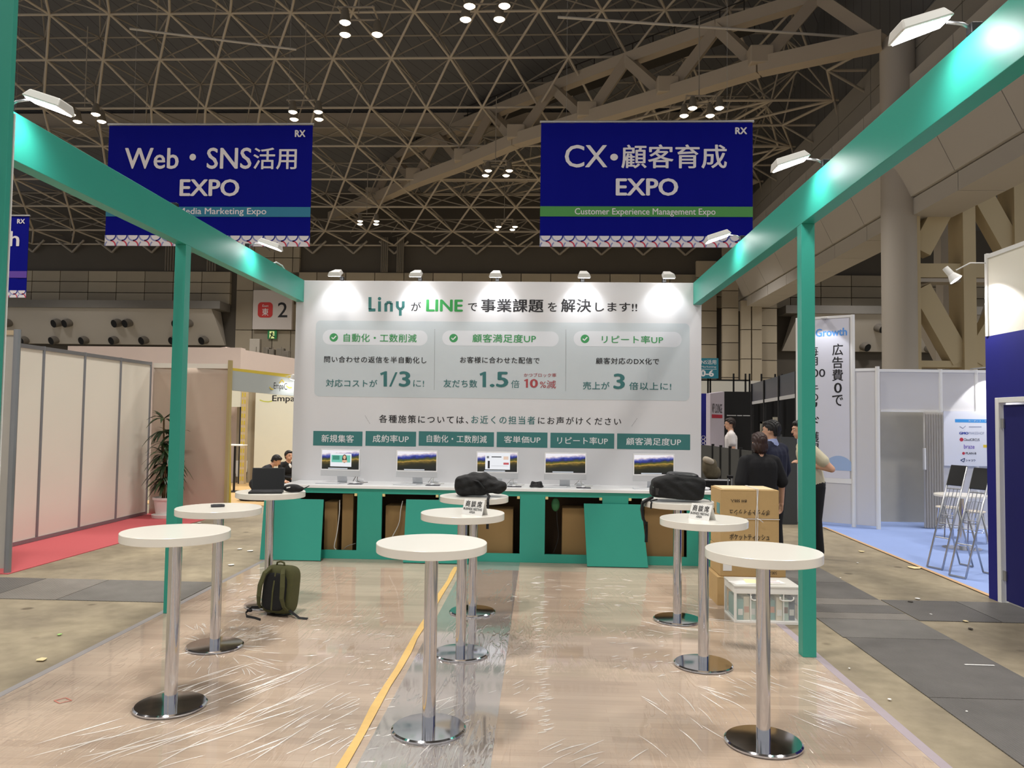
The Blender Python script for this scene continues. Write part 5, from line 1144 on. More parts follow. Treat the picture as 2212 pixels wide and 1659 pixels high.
MB().strap([P9(1420,1079,Y9-.14), P9(1405,1082,Y9-.16), V((P9(1400,1086).x, ty-.235, TZ+.006)), V((P9(1398.5,1090).x, ty-.246, TZ-.01)), V((P9(1398,1095).x, ty-.247, TZ-.045))], (1,.5,0), .014, .004).build('thin_strap', BLACK, t)
MB().strap([P9(1512,1074,Y9), P9(1524,1076,Y9), P9(1534,1081,Y9), P9(1541,1088,Y9), P9(1543,1105,Y9), P9(1541,1118,Y9)], (0,1,0), .02, .004).build('side_strap', BLACK, t)
# laptop, cap-like pouch, remote
q0, q1 = onZ(TZ, 536, 1067), onZ(TZ, 609, 1066.5); c = (q0+q1)/2
t = thing('laptop', 'open black laptop on the far table beside the olive backpack', 'laptop', (c.x, c.y, TZ+.001))
w = (q1-q0).length/2
t.rotation_euler = (0,0,math.atan2((q1-q0).y, (q1-q0).x)); WM[t.name] = M.Translation((c.x, c.y, TZ+.001)) @ M.Rotation(t.rotation_euler.z, 4, 'Z')
MB().box(-w, w, 0, .20, 0, .016).build('base', BLACKP, t, local=True, bevel=.003); MB().box(-w+.015, w-.015, .07, .18, .016, .018).build('keyboard', mat('dark_keys', (38,38,42), .6), t, local=True); MB().box(-.045, .045, .012, .06, .016, .0168).build('touchpad', mat('dark_pad', (52,52,56), .4), t, local=True)
ld = MB().hexa([(-w,.205,.012),(w,.205,.012),(w,.214,.012),(-w,.214,.012),(-w,.262,.205),(w,.262,.205),(w,.270,.203),(-w,.270,.203)]).build('lid', BLACKP, t, local=True, bevel=.002)
MB().hexa([(-w+.008,.2075,.022),(w-.008,.2075,.022),(w-.008,.209,.022),(-w+.008,.209,.022),(-w+.008,.2585,.198),(w-.008,.2585,.198),(w-.008,.260,.198),(-w+.008,.260,.198)]).build('screen', mat('dark_screen', (8,8,10), .3, var=.3, vscale=9), ld, local=True)
Y7 = 6.72; P7 = lambda px, py, y=Y7: onY(y, px, py)
t = thing('cap', 'black folded cap lying next to the laptop', 'cap', P7(635,1063)); mb = MB(); mb.ell(P7(631,1056), .075, .06, .034, 18, 12, None, .8); mb.ell(P7(644,1058), .05, .05, .026, 16, 10, None, .9); me = remesh(mb, .007, 4); zm_ = min(v.co.z for v in me.vertices)
for v in me.vertices: v.co.z += TZ+.002-zm_
mesh_obj('crown', me, BLACK, t)
MB().strap([V((P7(648,1060).x, Y7, TZ+.02)), V((P7(656,1059).x, Y7, TZ+.032)), V((P7(668,1051).x, Y7, TZ+.058))], (0,1,0), [.07,.06,.01], .006).build('brim', BLACK, t); MB().obox(P7(623,1053,Y7-.065), (.016,0,.004), (0,.002,0), (0,0,.005)).build('label_tag', PAPER, t)
a = onZ(TZ, 457, 1096); t = thing('remote_control', 'dark grey remote control on the table', 'remote', (a.x+.03, a.y+.03, TZ+.001), R(28))
MB().box(-.045, .05, -.02, .02, 0, .018).build('body', mat('dark_grey_plastic', (58,58,64), .45), t, local=True, bevel=.005); MB().box(-.03, .035, -.013, .013, .018, .0195).build('key_pad', BLACKP, t, local=True)
# tent cards
def tent(bl_, br_, bk, label, k):
    A, B, C_ = onZ(TZ+.0005, *bl_), onZ(TZ+.0005, *br_), onZ(TZ+.0005, *bk); D = A+(C_-B); u_ = (B-A).normalized(); h = V((0,0,.105)); R0, R1 = (A+D)/2+h, (B+C_)/2+h
    t = thing('tent_card', label, 'sign', (A+B+C_+D)/4, group='meeting area tent cards'); nn = u_.cross((R0-A).normalized())
    MB().prism([A, B, R1, R0], -nn*.0015).build('front_leaf', PAPER, t); n2 = (-u_).cross((R0-D).normalized()); MB().prism([C_, D, R0, R1], -n2*.0015).build('rear_leaf', PAPER, t)
    up_ = (R0-A).normalized(); L_ = (R0-A).length; W2 = (B-A).length
    lettering('商談席', INK, t, A+u_*W2*.1+up_*L_*.5, u_, up_, W2*.8, L_*.4, .02, 1.3, lift=.001); lettering('BUSINESS MEETING', INK, t, A+u_*W2*.05+up_*L_*.30, u_, up_, W2*.9, L_*.15, .01, lift=.001); lettering('AREA', INK, t, A+u_*W2*.36+up_*L_*.11, u_, up_, W2*.28, L_*.15, .01, lift=.001)
tent((997,1110.5),(1041,1115),(1053.7,1112), 'white tent card reading business meeting area in front of the slouched backpack', 0)
tent((1487,1119.7),(1531,1125.5),(1546.5,1123.6), 'white tent card reading business meeting area in front of the boxy backpack', 1)

# olive backpack standing on the floor
OL = mat('olive_canvas', (74,74,40), .85, var=.1, vscale=20, bump=.3, bscale=150)
g0 = onY(6.44, 597, 1300); t = thing('backpack', 'olive green backpack leaning on the floor against the laptop table', 'backpack', (g0.x, 6.44, .014), R(-18))
L0 = lambda mb, n_, m_, **k: mb.build(n_, m_, t, local=True, **k)
mb = MB(); mb.ell((0,.06,.205), .15, .085, .20, 24, 18, M.Rotation(R(-8), 3, 'X'), .42); mb.ell((-.03,.11,.17), .12, .06, .13, 20, 14, None, .5); mb.ell((-.15,.10,.24), .035,.06,.09,14,10,None,.6)
me = remesh(mb, .009, 3); o = mesh_obj('body', me, OL, t, local=True)
zm_ = min(v.co.z for v in me.vertices)
for v in me.vertices: v.co.z -= zm_
F_ = lambda x, z: (x, -.03+.14*z-.004, z)
mb = MB(); mb.ell((0,-.028,.195), .115, .022, .155, 22, 14, M.Rotation(R(-8), 3, 'X'), .5); me = remesh(mb, .008, 3); mesh_obj('back_padding', me, mat('black_mesh', (14,14,13), .9, bump=.5, bscale=300), t, local=True)
L0(MB().strap([(0,-.062,.05),(0,-.050,.2),(0,-.018,.35)], (1,0,0), .014, .010), 'spine_strip', OL)
for s_ in (-1, 1):
    L0(MB().strap([(s_*.062,.0,.385),(s_*.09,-.045,.35),(s_*.112,-.075,.25),(s_*.115,-.085,.16),(s_*.125,-.07,.09),(s_*.135,-.03,.05)], (1,0,0), [.036,.042,.044,.04,.03,.022], .014), 'shoulder_strap', OL, bevel=.005)
L0(MB().tube([(-.04,.045,.395),(-.035,.045,.425),(0,.045,.435),(.035,.045,.425),(.04,.045,.395)], .008, 8), 'top_handle', OL, smooth=True)
L0(MB().strap([(-.13,-.0,.05),(-.20,-.06,.055),(-.215,-.12,.02),(-.17,-.16,.006),(-.08,-.17,.004),(.0,-.20,.004)], (0,.3,1), .02, .003), 'webbing_tail', BLACK); L0(MB().strap([(.13,0,.05),(.19,-.02,.03),(.25,-.03,.006),(.33,-.02,.004)], (0,1,.4), .022, .003), 'webbing_tail', BLACK)
L0(MB().obox((-.20,-.09,.035), (.02,0,0), (0,.012,0), (0,0,.01)), 'buckle', BLACKP, bevel=.003)

# ================================================================== cartons and crate by the right-hand post
ky = 7.16
kx0, kx1 = onY(ky, 1557, 1150).x, onY(ky, 1683, 1150).x
KL = ['top carton of the stack with upside-down print','second carton of the stack with upright Japanese print','third carton of the stack hidden behind the front table','lowest carton of the stack behind the white crate']
for k in range(4):
    z1 = 1.06-.264*k; z0 = z1-.262; z0 = max(z0, .002); j = (0,.0,.01,-.02)[k]; wide = .0 if k < 2 else .05
    t = thing('carton', KL[k], 'box', ((kx0+kx1)/2, ky+.2, z0), group='tissue cartons')
    MB().box(kx0+j-wide*.3, kx1+j+wide, ky+(.0 if k != 3 else -.02), ky+.42, z0, z1).build('body', CARD, t, bevel=.005)
    yf = ky-.0015-(0 if k != 3 else .02)
    MB().box(kx0+j-.002, kx0+j+.35, yf-.0005, yf+.0003, z1-.006, z1-.002).build('lid_edge', mat('torn_edge', (206,176,122), .9), t)
    if k == 0:
        let_px('ポケットティッシュ', INK, t, (1576,1101,1663,1113.5), yf, .012, flip=True); let_px('8W 500入', INK, t, (1578.5,1078.5,1613,1086), yf, .008, flip=True)
        MB().box(kx0+.02, kx1-.03, ky+.02, ky+.40, z1, z1+.006).build('flap', mat('pale_flap', (220,200,160), .8), t)
        MB().obox((kx0-.001, ky+.10, z1-.18), (.001,0,0), (0,.06,0), (0,0,.05)).build('side_label', mat('teal_label', (110,160,160), .6), t)
    if k == 1: let_px('ポケットティッシュ', INK, t, (1576,1153.4,1662,1166.6), yf, .012)
    if k == 2: MB().box(kx0+.02, kx0+.10, yf-.0004, yf, z0+.05, z0+.12).build('side_label', PAPER, t)
    if k == 3: let_px('500入', INK, t, (1660,1234,1678,1242), yf, .01, flip=True)
sx = onY(ky, 1635, 1100).x
mb = MB()
for d in (0, .012): mb.strap([(sx+d, ky+.40, 1.069),(sx+d, ky-.004, 1.069),(sx+d*.3, ky-.005, .93),(sx+d*1.5-.01, ky-.005, .80),(sx+d-.012, ky-.005, .54)], (1,0,0), .006, .0025)
mb.strap([(kx0-.004, ky-.005, .797),(kx1+.004, ky-.005, .795)], (0,0,1), .006, .0025); mb.tube([(sx,ky-.008,.80),(sx+.02,ky-.03,.792),(sx+.05,ky-.02,.77)], .004, 6)
tag(mb.build('binding_string', mat('white_string', (232,230,226), .7)), 'white binding string tied around the two upper cartons', 'string')
# folding crate
PLW = mat('crate_white', (236,234,228), .4); PLT = mat('crate_clear', (236,238,236), .25, alpha=.16, var=0)
A, B = onZ(.012, 1583, 1341), onZ(.012, 1726, 1346.5); cy_ = min(A.y, B.y)-.02
x0, x1, y0, y1, zt_ = A.x, B.x+.005, cy_, cy_+.36, .30
t = thing('folding_crate', 'white translucent folding crate full of booklets on the floor', 'crate', ((x0+x1)/2, (y0+y1)/2, .012))
MB().box(x0, x1, y0, y1, .0, .03).build('bottom', PLW, t, bevel=.004)
for x in (x0, x1-.02):
    for y in (y0, y1-.02): MB().box(x, x+.02, y, y+.02, .03, zt_-.05).build('corner_post', PLW, t, bevel=.003)
for b in ((x0,x1,y0,y0+.02),(x0,x1,y1-.02,y1),(x0,x0+.02,y0+.02,y1-.02),(x1-.02,x1,y0+.02,y1-.02)): MB().box(*b, zt_-.05, zt_).build('rim', PLW, t, bevel=.003)
for b in ((x0+.02,x1-.02,y0+.006,y0+.010),(x0+.02,x1-.02,y1-.010,y1-.006),(x0+.006,x0+.010,y0+.02,y1-.02),(x1-.010,x1-.006,y0+.02,y1-.02)): MB().box(*b, .03, zt_-.05).build('clear_panel', PLT, t)
for k in range(1, 4): MB().box(x0+(x1-x0)*k/4-.004, x0+(x1-x0)*k/4+.004, y0+.002, y0+.006, .03, zt_-.05).build('rib', PLW, t)
for k in (0, 1): MB().tube([(x0+.14+.24*k+dx, y0+.003, zt_-.09+dz_) for dx, dz_ in ((0,.02),(-.002,0),(.02,-.012),(.09,-.012),(.11,0),(.11,.02))], .006, 6).build('handle_slot', PLW, t, smooth=True)
lid = MB().box(x0-.004, x1+.004, y0-.004, y1+.004, zt_, zt_+.018).build('lid', mat('crate_lid', (236,234,226), .4, alpha=.75), t, bevel=.004)
cols = [('booklet_teal',(120,168,160)),('booklet_cream',(226,216,190)),('booklet_mint',(186,210,196)),('booklet_navy',(70,88,110)),('booklet_sand',(206,180,140))]
n_b = 9
for k in range(n_b):
    xa = x0+.03+(x1-x0-.06)*k/n_b; h = (.17,.19,.15,.2,.18,.16,.19,.17,.18)[k]
    t2 = thing('booklet', ('teal','cream','mint','navy','sand')[k % 5]+' booklet inside the white crate, number %s from the left' % ('one two three four five six seven eight nine'.split()[k]), 'booklet', (xa+.02, y0+.15, .031), group='booklets in the crate')
    MB().box(xa, xa+.05, y0+.02+.01*(k % 3), y1-.04, .031, .031+h).build('cover', mat(*cols[k % 5], .5), t2)
    MB().box(xa+.006, xa+.044, y0+.018+.01*(k % 3), y0+.02+.01*(k % 3), .07+.02*(k % 2), .12+.02*(k % 2)).build('picture_print', mat('print_skin', (206,150,120), .6) if k % 4 == 1 else mat('print_brown', (120,84,60), .6) if k % 4 == 3 else mat('print_pale', (232,232,224), .6), t2)
for k, (ax, ay, w_, h_, rz, mt, lb) in enumerate([(.10,.12,.10,.07,.3,PAPER,'white receipt sheet on the crate lid'),(.24,.17,.11,.08,-.1,mat('cream_sheet', (236,226,180), .7),'cream leaflet on the crate lid'),(.36,.16,.09,.07,.15,PAPER,'white card with a red frame on the crate lid')]):
    c_, s_ = math.cos(rz), math.sin(rz); o = tag(MB().obox((x0+ax, y0+ay, zt_+.0195+.0006*k), (w_*c_, w_*s_, 0), (-h_*s_, h_*c_, 0), (0,0,.0007)).build('paper_sheet', mt), lb, 'paper')
    if k == 2:
        for q in (-1, 1): MB().obox((x0+ax-q*h_*.5*s_, y0+ay+q*h_*.5*c_, zt_+.022), (w_*.6*c_, w_*.6*s_, 0), (-.004*s_, .004*c_, 0), (0,0,.0004)).build('red_rule', REDINK, o)

# ================================================================== potted dracaena by the cloth wall
pc = onZ(.008, 364, 1112); pc = V((pc.x*.985, 12.32, .008)); t = thing('potted_plant', 'tall potted plant with drooping strap leaves behind the left post', 'plant', pc)
MB().lathe([(.02,0),(.205,0),(.215,.05),(.19,.055),(.02,.055)], pc, 32).build('saucer', WHITE, t, smooth=40); MB().lathe([(.02,.05),(.15,.05),(.185,.29),(.205,.29),(.205,.325),(.185,.325),(.17,.29),(.02,.285)], pc, 32).build('pot', WHITE, t, smooth=40)
MB().lathe([(.02,.286),(.168,.288),(.02,.292)], pc, 20).build('soil', mat('soil', (50,38,28), .95, var=.3, vscale=40), t)
STEM = mat('cane_stem', (112,88,54), .8); LEAF = [mat('leaf_dark', (34,52,26), .45, var=.25, vscale=10), mat('leaf_mid', (52,72,36), .45, var=.25, vscale=10)]
rp = random.Random(11)
for sx_, sy_, h in ((-.06,0,1.62),(.05,.03,1.35),(.0,-.06,1.05),(-.02,.05,.78)):
    b = pc+V((sx_, sy_, .28)); tp_ = pc+V((sx_*1.4, sy_*1.4, h)); MB().tube([b, (b+tp_)/2+V((.012,0,0)), tp_], .014, 8).build('stem', STEM, t, smooth=True)
    for tier in range(4):
        hz_ = h-.02-tier*.20
        if hz_ < .45: continue
        for k in range(13):
            an = rp.uniform(0, 6.28); L_ = rp.uniform(.22, .36); up_ = rp.uniform(.1, .9) if tier == 0 else rp.uniform(-.1, .5)
            o_ = b+(tp_-b)*((hz_-.28)/(h-.28)); d = V((math.cos(an), math.sin(an), 0)); pts = []
            for i in range(6):
                f = i/5; pts.append(o_+d*L_*f*(1-.25*f*max(up_,0))+V((0,0,L_*(up_*f*1.1-.85*f*f*(1-up_*.5)))))
            if any((p.y > 12.60 or p.x < -6.5) for p in pts): continue
            MB().strap(pts, d.cross(V((0,0,1))), [.022,.05,.06,.052,.03,.004], .0025).build('leaf', LEAF[k % 2], t)
# black bag on the neighbouring floor
q = onZ(.0, 545, 1084); t = thing('holdall', 'black holdall lying on the floor under the remote control table edge', 'bag', q); mb = MB(); mb.ell(q+V((-.05,.1,.09)), .26, .14, .085, 20, 12, None, .6); mb.ell(q+V((.16,.05,.06)), .14, .10, .06, 18, 10, None, .7); me = remesh(mb, .012, 4)
zm_ = min(v.co.z for v in me.vertices)
for v in me.vertices: v.co.z += .002-zm_
mesh_obj('body', me, BLACK, t); MB().tube([q+V((-.2,.02,.15)), q+V((-.12,-.03,.23)), q+V((0,-.03,.22)), q+V((.06,.02,.15))], .012, 8).build('handle', BLACK, t, smooth=True)

# ================================================================== bar stools and table on the blue carpet
def stool(px, py, rz, label):
    q = onZ(.008, px, py); t = thing('folding_bar_chair', label, 'chair', q, R(rz), 'folding bar chairs')
    L1 = lambda mb, n_, m_, **k: mb.build(n_, m_, t, local=True, **k)
    TB = ALU
    for s_ in (-1, 1):
        L1(MB().tube([(s_*.10, 0, .012), (s_*.10, .42, 1.18)], .011, 8), 'front_rail', TB, smooth=True); L1(MB().tube([(s_*.085, .52, .012), (s_*.085, .27, .72)], .010, 8), 'rear_leg', TB, smooth=True)
    L1(MB().tube([(-.10,0,.012),(.10,0,.012)], .011, 8), 'foot_bar', TB); L1(MB().tube([(-.085,.52,.012),(.085,.52,.012)], .010, 8), 'foot_bar', TB)
    for f in (.30, .78, .86): L1(MB().tube([(-.10,.42*f,1.18*f),(.10,.42*f,1.18*f)], .007, 6), 'rung', TB)
    L1(MB().obox((0,.42*.91,1.18*.91), (.10,0,0), (0,.042,.118), (0,.012,-.0043)), 'backrest', BLACKP, bevel=.004)
    for s_ in (-.05, 0, .05): L1(MB().tube([(s_,.42*.55,1.18*.55),(s_,.42*.79,1.18*.79)], .004, 6), 'back_wire', TB)
    st_ = L1(MB().tube([(-.085,.215,.58),(-.085,.30,.82),(.085,.30,.82),(.085,.215,.58),(-.085,.215,.58)], .006, 6), 'seat_frame', TB)
    for k in range(5): MB().tube([(-.085+.034*(k+.5), .215, .58), (-.085+.034*(k+.5), .30, .82)], .003, 6).build('seat_wire', TB, st_, local=True)
    for f in (.44, .52, .60): L1(MB().tube([(-.10,.42*f,1.18*f),(.10,.42*f,1.18*f)], .004, 6), 'rung', TB)
    return t
stool(2019, 1229, -66, 'folding bar chair standing farther from the navy wall'); stool(2068, 1248, -66, 'folding bar chair standing close to the navy wall')
q = onZ(.008, 2078, 1185); t = thing('bistro_table', 'round white bistro table behind the folding bar chairs', 'table', q)
MB().lathe([(.02,0),(.24,0),(.24,.01),(.03,.03)], q, 32).build('base', CHROME, t, smooth=40); MB().cyl(q+V((0,0,.02)), q+V((0,0,.70)), .03, n=16).build('pole', CHROME, t, smooth=40); MB().lathe([(.05,.70),(.33,.70),(.335,.715),(.33,.73),(.05,.73)], q, 40).build('tabletop', CREAM, t, smooth=40)
def rstool(px, py, h, label):
    q = onZ(.008, px, py); t = thing('wire_stool', label, 'stool', q, group='wire stools')
    MB().lathe([(.03,h-.02),(.17,h-.02),(.175,h-.01),(.17,h),(.03,h)], q, 28).build('seat', mat('pale_seat', (214,204,188), .5), t, smooth=40)
    for k in range(4):
        a = R(45+90*k); MB().cyl(q+V((.19*math.cos(a),.19*math.sin(a),0)), q+V((.14*math.cos(a),.14*math.sin(a),h-.02)), .011, n=8).build('leg', CHROME, t, smooth=40)
    MB().tube([q+V((.178*math.cos(a*math.pi/8),.178*math.sin(a*math.pi/8),.16)) for a in range(17)], .006, 6).build('foot_ring', CHROME, t, smooth=True)
rstool(2050, 1160, .45, 'pale wire stool beside the accordion door'); rstool(2100, 1172, .45, 'pale wire stool in front of the logo poster'); rstool(2172, 1170, .45, 'pale wire stool half hidden by the navy wall')

# ================================================================== scraps on the hall floor
rs = random.Random(5)
SC = [('white paper scrap',PAPER),('tan torn tape scrap',TAN),('dark rubber scrap',mat('dark_scrap', (60,54,46), .8)),('green tape scrap',mat('lime_scrap', (150,196,110), .7)),('pale foam crumb',mat('cream_scrap', (226,208,160), .8))]
scr = [(517,1186,0,14,'between the leaning end panel and the concrete aisle'),(540,1190,0,20,'beside the counter end'),(500,1220,0,16,'on the aisle next to the film edge'),(128,1371,3,14,'on the bare concrete at the left'),(90,1425,4,34,'on the concrete near the left floor edging'),(430,1129,0,12,'at the tip of the red carpet'),
 (1860,1191,4,16,'on the aisle next to the blue carpet'),(1853,1216,0,7,'in the aisle behind the right post'),(1975,1226,4,34,'at the edge of the blue carpet by the folding chairs'),(1983,1293,0,16,'on the grey plates by the blue carpet corner'),(1968,1300,2,14,'curled on the grey plates'),(2011,1327,0,7,'on the middle of the grey plates'),(2086,1342,4,14,'at the lower border of the cross plates'),(2096,1358,2,14,'lying on the concrete by the cross plates'),(2116,1437,0,60,'as a thin white strip on the dark plates'),(1835,1444,0,6,'beside the right floor edging'),(1922,1511,0,10,'on the stained concrete strip'),(2088,1537,0,7,'on the lower dark plates'),(1815,1248,0,6,'on the plates behind the right post'),(378,1340,2,8,'beside the foot of the left post')]
for px, py, k, s, wh in scr:
    p = onZ(.008, px, py); r_ = s*p.y/FOC*.5; n = 6
    if px == 2116: poly = [(p.x-r_, p.y-.006), (p.x+r_, p.y-.008), (p.x+r_, p.y+.006), (p.x-r_, p.y+.008)]
    else: poly = [(p.x+r_*rs.uniform(.5,1)*math.cos(6.283*i/n), p.y+1.1*r_*rs.uniform(.5,1)*math.sin(6.283*i/n)) for i in range(n)]
    tag(MB().prism([(x, y, .0085) for x, y in poly], (0,0,.003)).build('floor_scrap', SC[k][1]), SC[k][0]+' '+wh, 'scrap', 'scraps on the hall floor')
fr = MB()
for a, b in (((117,1513),(142,1507)),((142,1507),(155,1513)),((155,1513),(128,1519)),((128,1519),(117,1513))):
    A, B = onZ(.0135, *a), onZ(.0135, *b); fr.strap([A, B], (0,0,1) if False else (B-A).cross(V((0,0,1))), .006, .001)
tag(fr.build('floor_mark', mat('faded_red', (196,120,104), .7)), 'faint red box mark drawn on the floor near the corner pillar', 'mark')
# ================================================================== people
class Body:
    def __init__(s): s.mb = MB(); s.seg = []
    def cap(s, a, b, r0, r1, k, flat=1.0):
        a, b = V(a), V(b); s.mb.cyl(a, b, r0, r1, 14, caps=True)
        s.mb.ell(a, r0, r0, r0, 12, 8); s.mb.ell(b, r1, r1, r1, 12, 8); s.seg.append((a, b, r0, r1, k))
    def ell(s, c, rx, ry, rz, k, rot=None):
        s.mb.ell(c, rx, ry, rz, 18, 12, rot); s.seg.append((V(c), V(c), min(rx, ry, rz), min(rx, ry, rz), k, (rx, ry, rz)))
    def pick_all(s, me):
        n = len(me.polygons); c = np.empty(n*3); me.polygons.foreach_get('center', c); c = c.reshape(-1, 3)
        best = np.full(n, 9.0); kk = np.zeros(n, dtype=np.int32)
        for g in s.seg:
            a, b, r0, r1, k = g[:5]; a = np.array(a); b = np.array(b)
            if len(g) == 6: d = (np.linalg.norm((c-a)/np.array(g[5]), axis=1)-1)*min(g[5])
            else:
                ab = b-a; t = np.clip((c-a) @ ab/max(ab @ ab, 1e-9), 0, 1); d = np.linalg.norm(c-a-t[:, None]*ab, axis=1)-(r0+(r1-r0)*t)
            w = d < best; best[w] = d[w]; kk[w] = k
        return kk
    def pick(s, p):
        best = 9; kk = 0
        for g in s.seg:
            a, b, r0, r1, k = g[:5]
            if len(g) == 6:
                q = p-a; rr = g[5]; d = (math.sqrt((q.x/rr[0])**2+(q.y/rr[1])**2+(q.z/rr[2])**2)-1)*min(rr)
            else:
                ab = b-a; t = max(0, min(1, (p-a).dot(ab)/max(ab.length_squared, 1e-9))); d = (p-a-ab*t).length-(r0+(r1-r0)*t)
            if d < best: best = d; kk = k
        return kk
SKN, TOP, LOW, SHO, SOL, COLL = range(6)
def hand(B, w, d, up_, r=.0085, s=1):
    """five fingers from wrist w along d; up_ is the back-of-hand normal"""
    w, d, n = V(w), V(d).normalized(), V(up_).normalized(); sd = d.cross(n).normalized()*s; palm = w+d*.05
    B.cap(w, w+d*.02, .024, .026, SKN); 
    for o in (-.024, -.008, .008, .024): B.cap(w+d*.02+sd*o*.8, w+d*.085+sd*o, .013, .012, SKN)
    for o, L_ in ((-.026,.058),(-.009,.072),(.009,.068),(.026,.052)):
        k1 = w+d*.088+sd*o; k2 = k1+(d*.9-n*.35).normalized()*L_*.5; k3 = k2+(d*.6-n*.8).normalized()*L_*.5
        B.cap(k1, k2, r, r*.95, SKN); B.cap(k2, k3, r*.95, r*.8, SKN)
    t1 = w+d*.03-sd*.03; t2 = t1+(d*.6-sd*.6-n*.2).normalized()*.04; t3 = t2+(d*.9-sd*.15-n*.3).normalized()*.032
    B.cap(t1, t2, .012, .010, SKN); B.cap(t2, t3, .010, .0085, SKN)
def head(B, c, s, fw, tilt=0):
    """skull, jaw, nose, ears around centre c; fw: facing direction"""
    f = V(fw).normalized(); r = f.cross(V((0,0,1))).normalized(); u = r.cross(f); rot = M((r, f, u)).transposed()
    P = lambda x, y, z: V(c)+rot @ V((x*s, y*s, z*s))
    B.ell(P(0,-.008,.02), .076*s, .094*s, .095*s, SKN, rot); B.ell(P(0,.024,-.045), .058*s, .062*s, .068*s, SKN, rot); B.ell(P(0,.058,-.088), .026*s, .024*s, .022*s, SKN, rot)
    B.cap(P(0,.086,.015), P(0,.104,-.024), .008*s, .014*s, SKN)
    B.ell(P(0,.078,.034), .05*s, .02*s, .012*s, SKN, rot); B.ell(P(0,.080,-.062), .024*s, .014*s, .012*s, SKN, rot)
    for q in (-1, 1): B.ell(P(q*.076,-.004,-.012), .010*s, .016*s, .028*s, SKN, rot)
    return P, rot
def finish_person(label, loc, yaw, B, P, rot, s, mats, hair_m, bob=0, face=True, voxel=.0085, extra=None, bun=False):
    t = thing('person', label, 'person', loc, yaw)
    me = remesh(B.mb, voxel, 6); me.materials.clear()
    for m_ in mats: me.materials.append(m_)
    me.polygons.foreach_set('material_index', B.pick_all(me))
    link('body', me, t, local=True, smooth=True)
    h = MB(); h.ell(P(0,-.018,.030), .089*s, .101*s, .102*s, 24, 16, rot)
    h.ell(P(0,.035,.085), .066*s, .05*s, .034*s, 18, 10, rot); h.ell(P(0,-.06,-.03), .064*s, .045*s, .06*s, 18, 10, rot)
    if bob:
        h.ell(P(0,-.03,-.045), .098*s, .085*s, .14*s*bob, 22, 14, rot)
    if bun: h.ell(P(0,-.12,-.02), .035*s, .035*s, .04*s, 14, 10, rot)
    hm = remesh(h, .007, 3); inv = rot.transposed(); c0 = P(0, 0, 0)
    bm = bmesh.new(); bm.from_mesh(hm); kill = []
    for v in bm.verts:                                   # open the cap over the face, ears and nape
        q = inv @ (v.co-c0)/s
        line = .055-.9*max(0, abs(q.x)-.05)
        if q.y > .02 and q.z < line: kill.append(v)
        elif not bob and q.y > -.04 and q.z < -.005: kill.append(v)
        elif not bob and not bun and q.z < -.075: kill.append(v)
    bmesh.ops.delete(bm, geom=kill, context='VERTS'); bm.normal_update()
    for v in bm.verts: v.co += v.normal*(.003*math.sin(v.co.x*260+v.co.z*60)+.002*math.sin(v.co.y*310+v.co.z*40))
    bm.to_mesh(hm); bm.free()
    hm.materials.clear(); hm.materials.append(hair_m); link('hair', hm, t, local=True, smooth=True)
    if face:
        for q in (-1, 1):
            e = MB(); e.ell(P(q*.031,.078,.012), .012*s, .008*s, .006*s, 12, 8, rot); eo = e.build('eye', mat('eye_white', (230,226,220), .3, var=0), t, local=True, smooth=True)
            e = MB(); e.ell(P(q*.031,.084,.012), .0055*s, .004*s, .0055*s, 10, 6, rot); e.build('iris', mat('iris_dark', (24,18,16), .2, var=0), eo, local=True, smooth=True)
            e = MB(); e.ell(P(q*.031,.086,.034), .018*s, .004*s, .0035*s, 10, 6, rot); e.build('eyebrow', hair_m, t, local=True, smooth=True)
        e = MB(); e.ell(P(0,.091,-.058), .02*s, .006*s, .006*s, 12, 6, rot); e.build('mouth', mat('lip', (176,100,92), .5, var=0), t, local=True, smooth=True)
    if extra: extra(t)
    return t
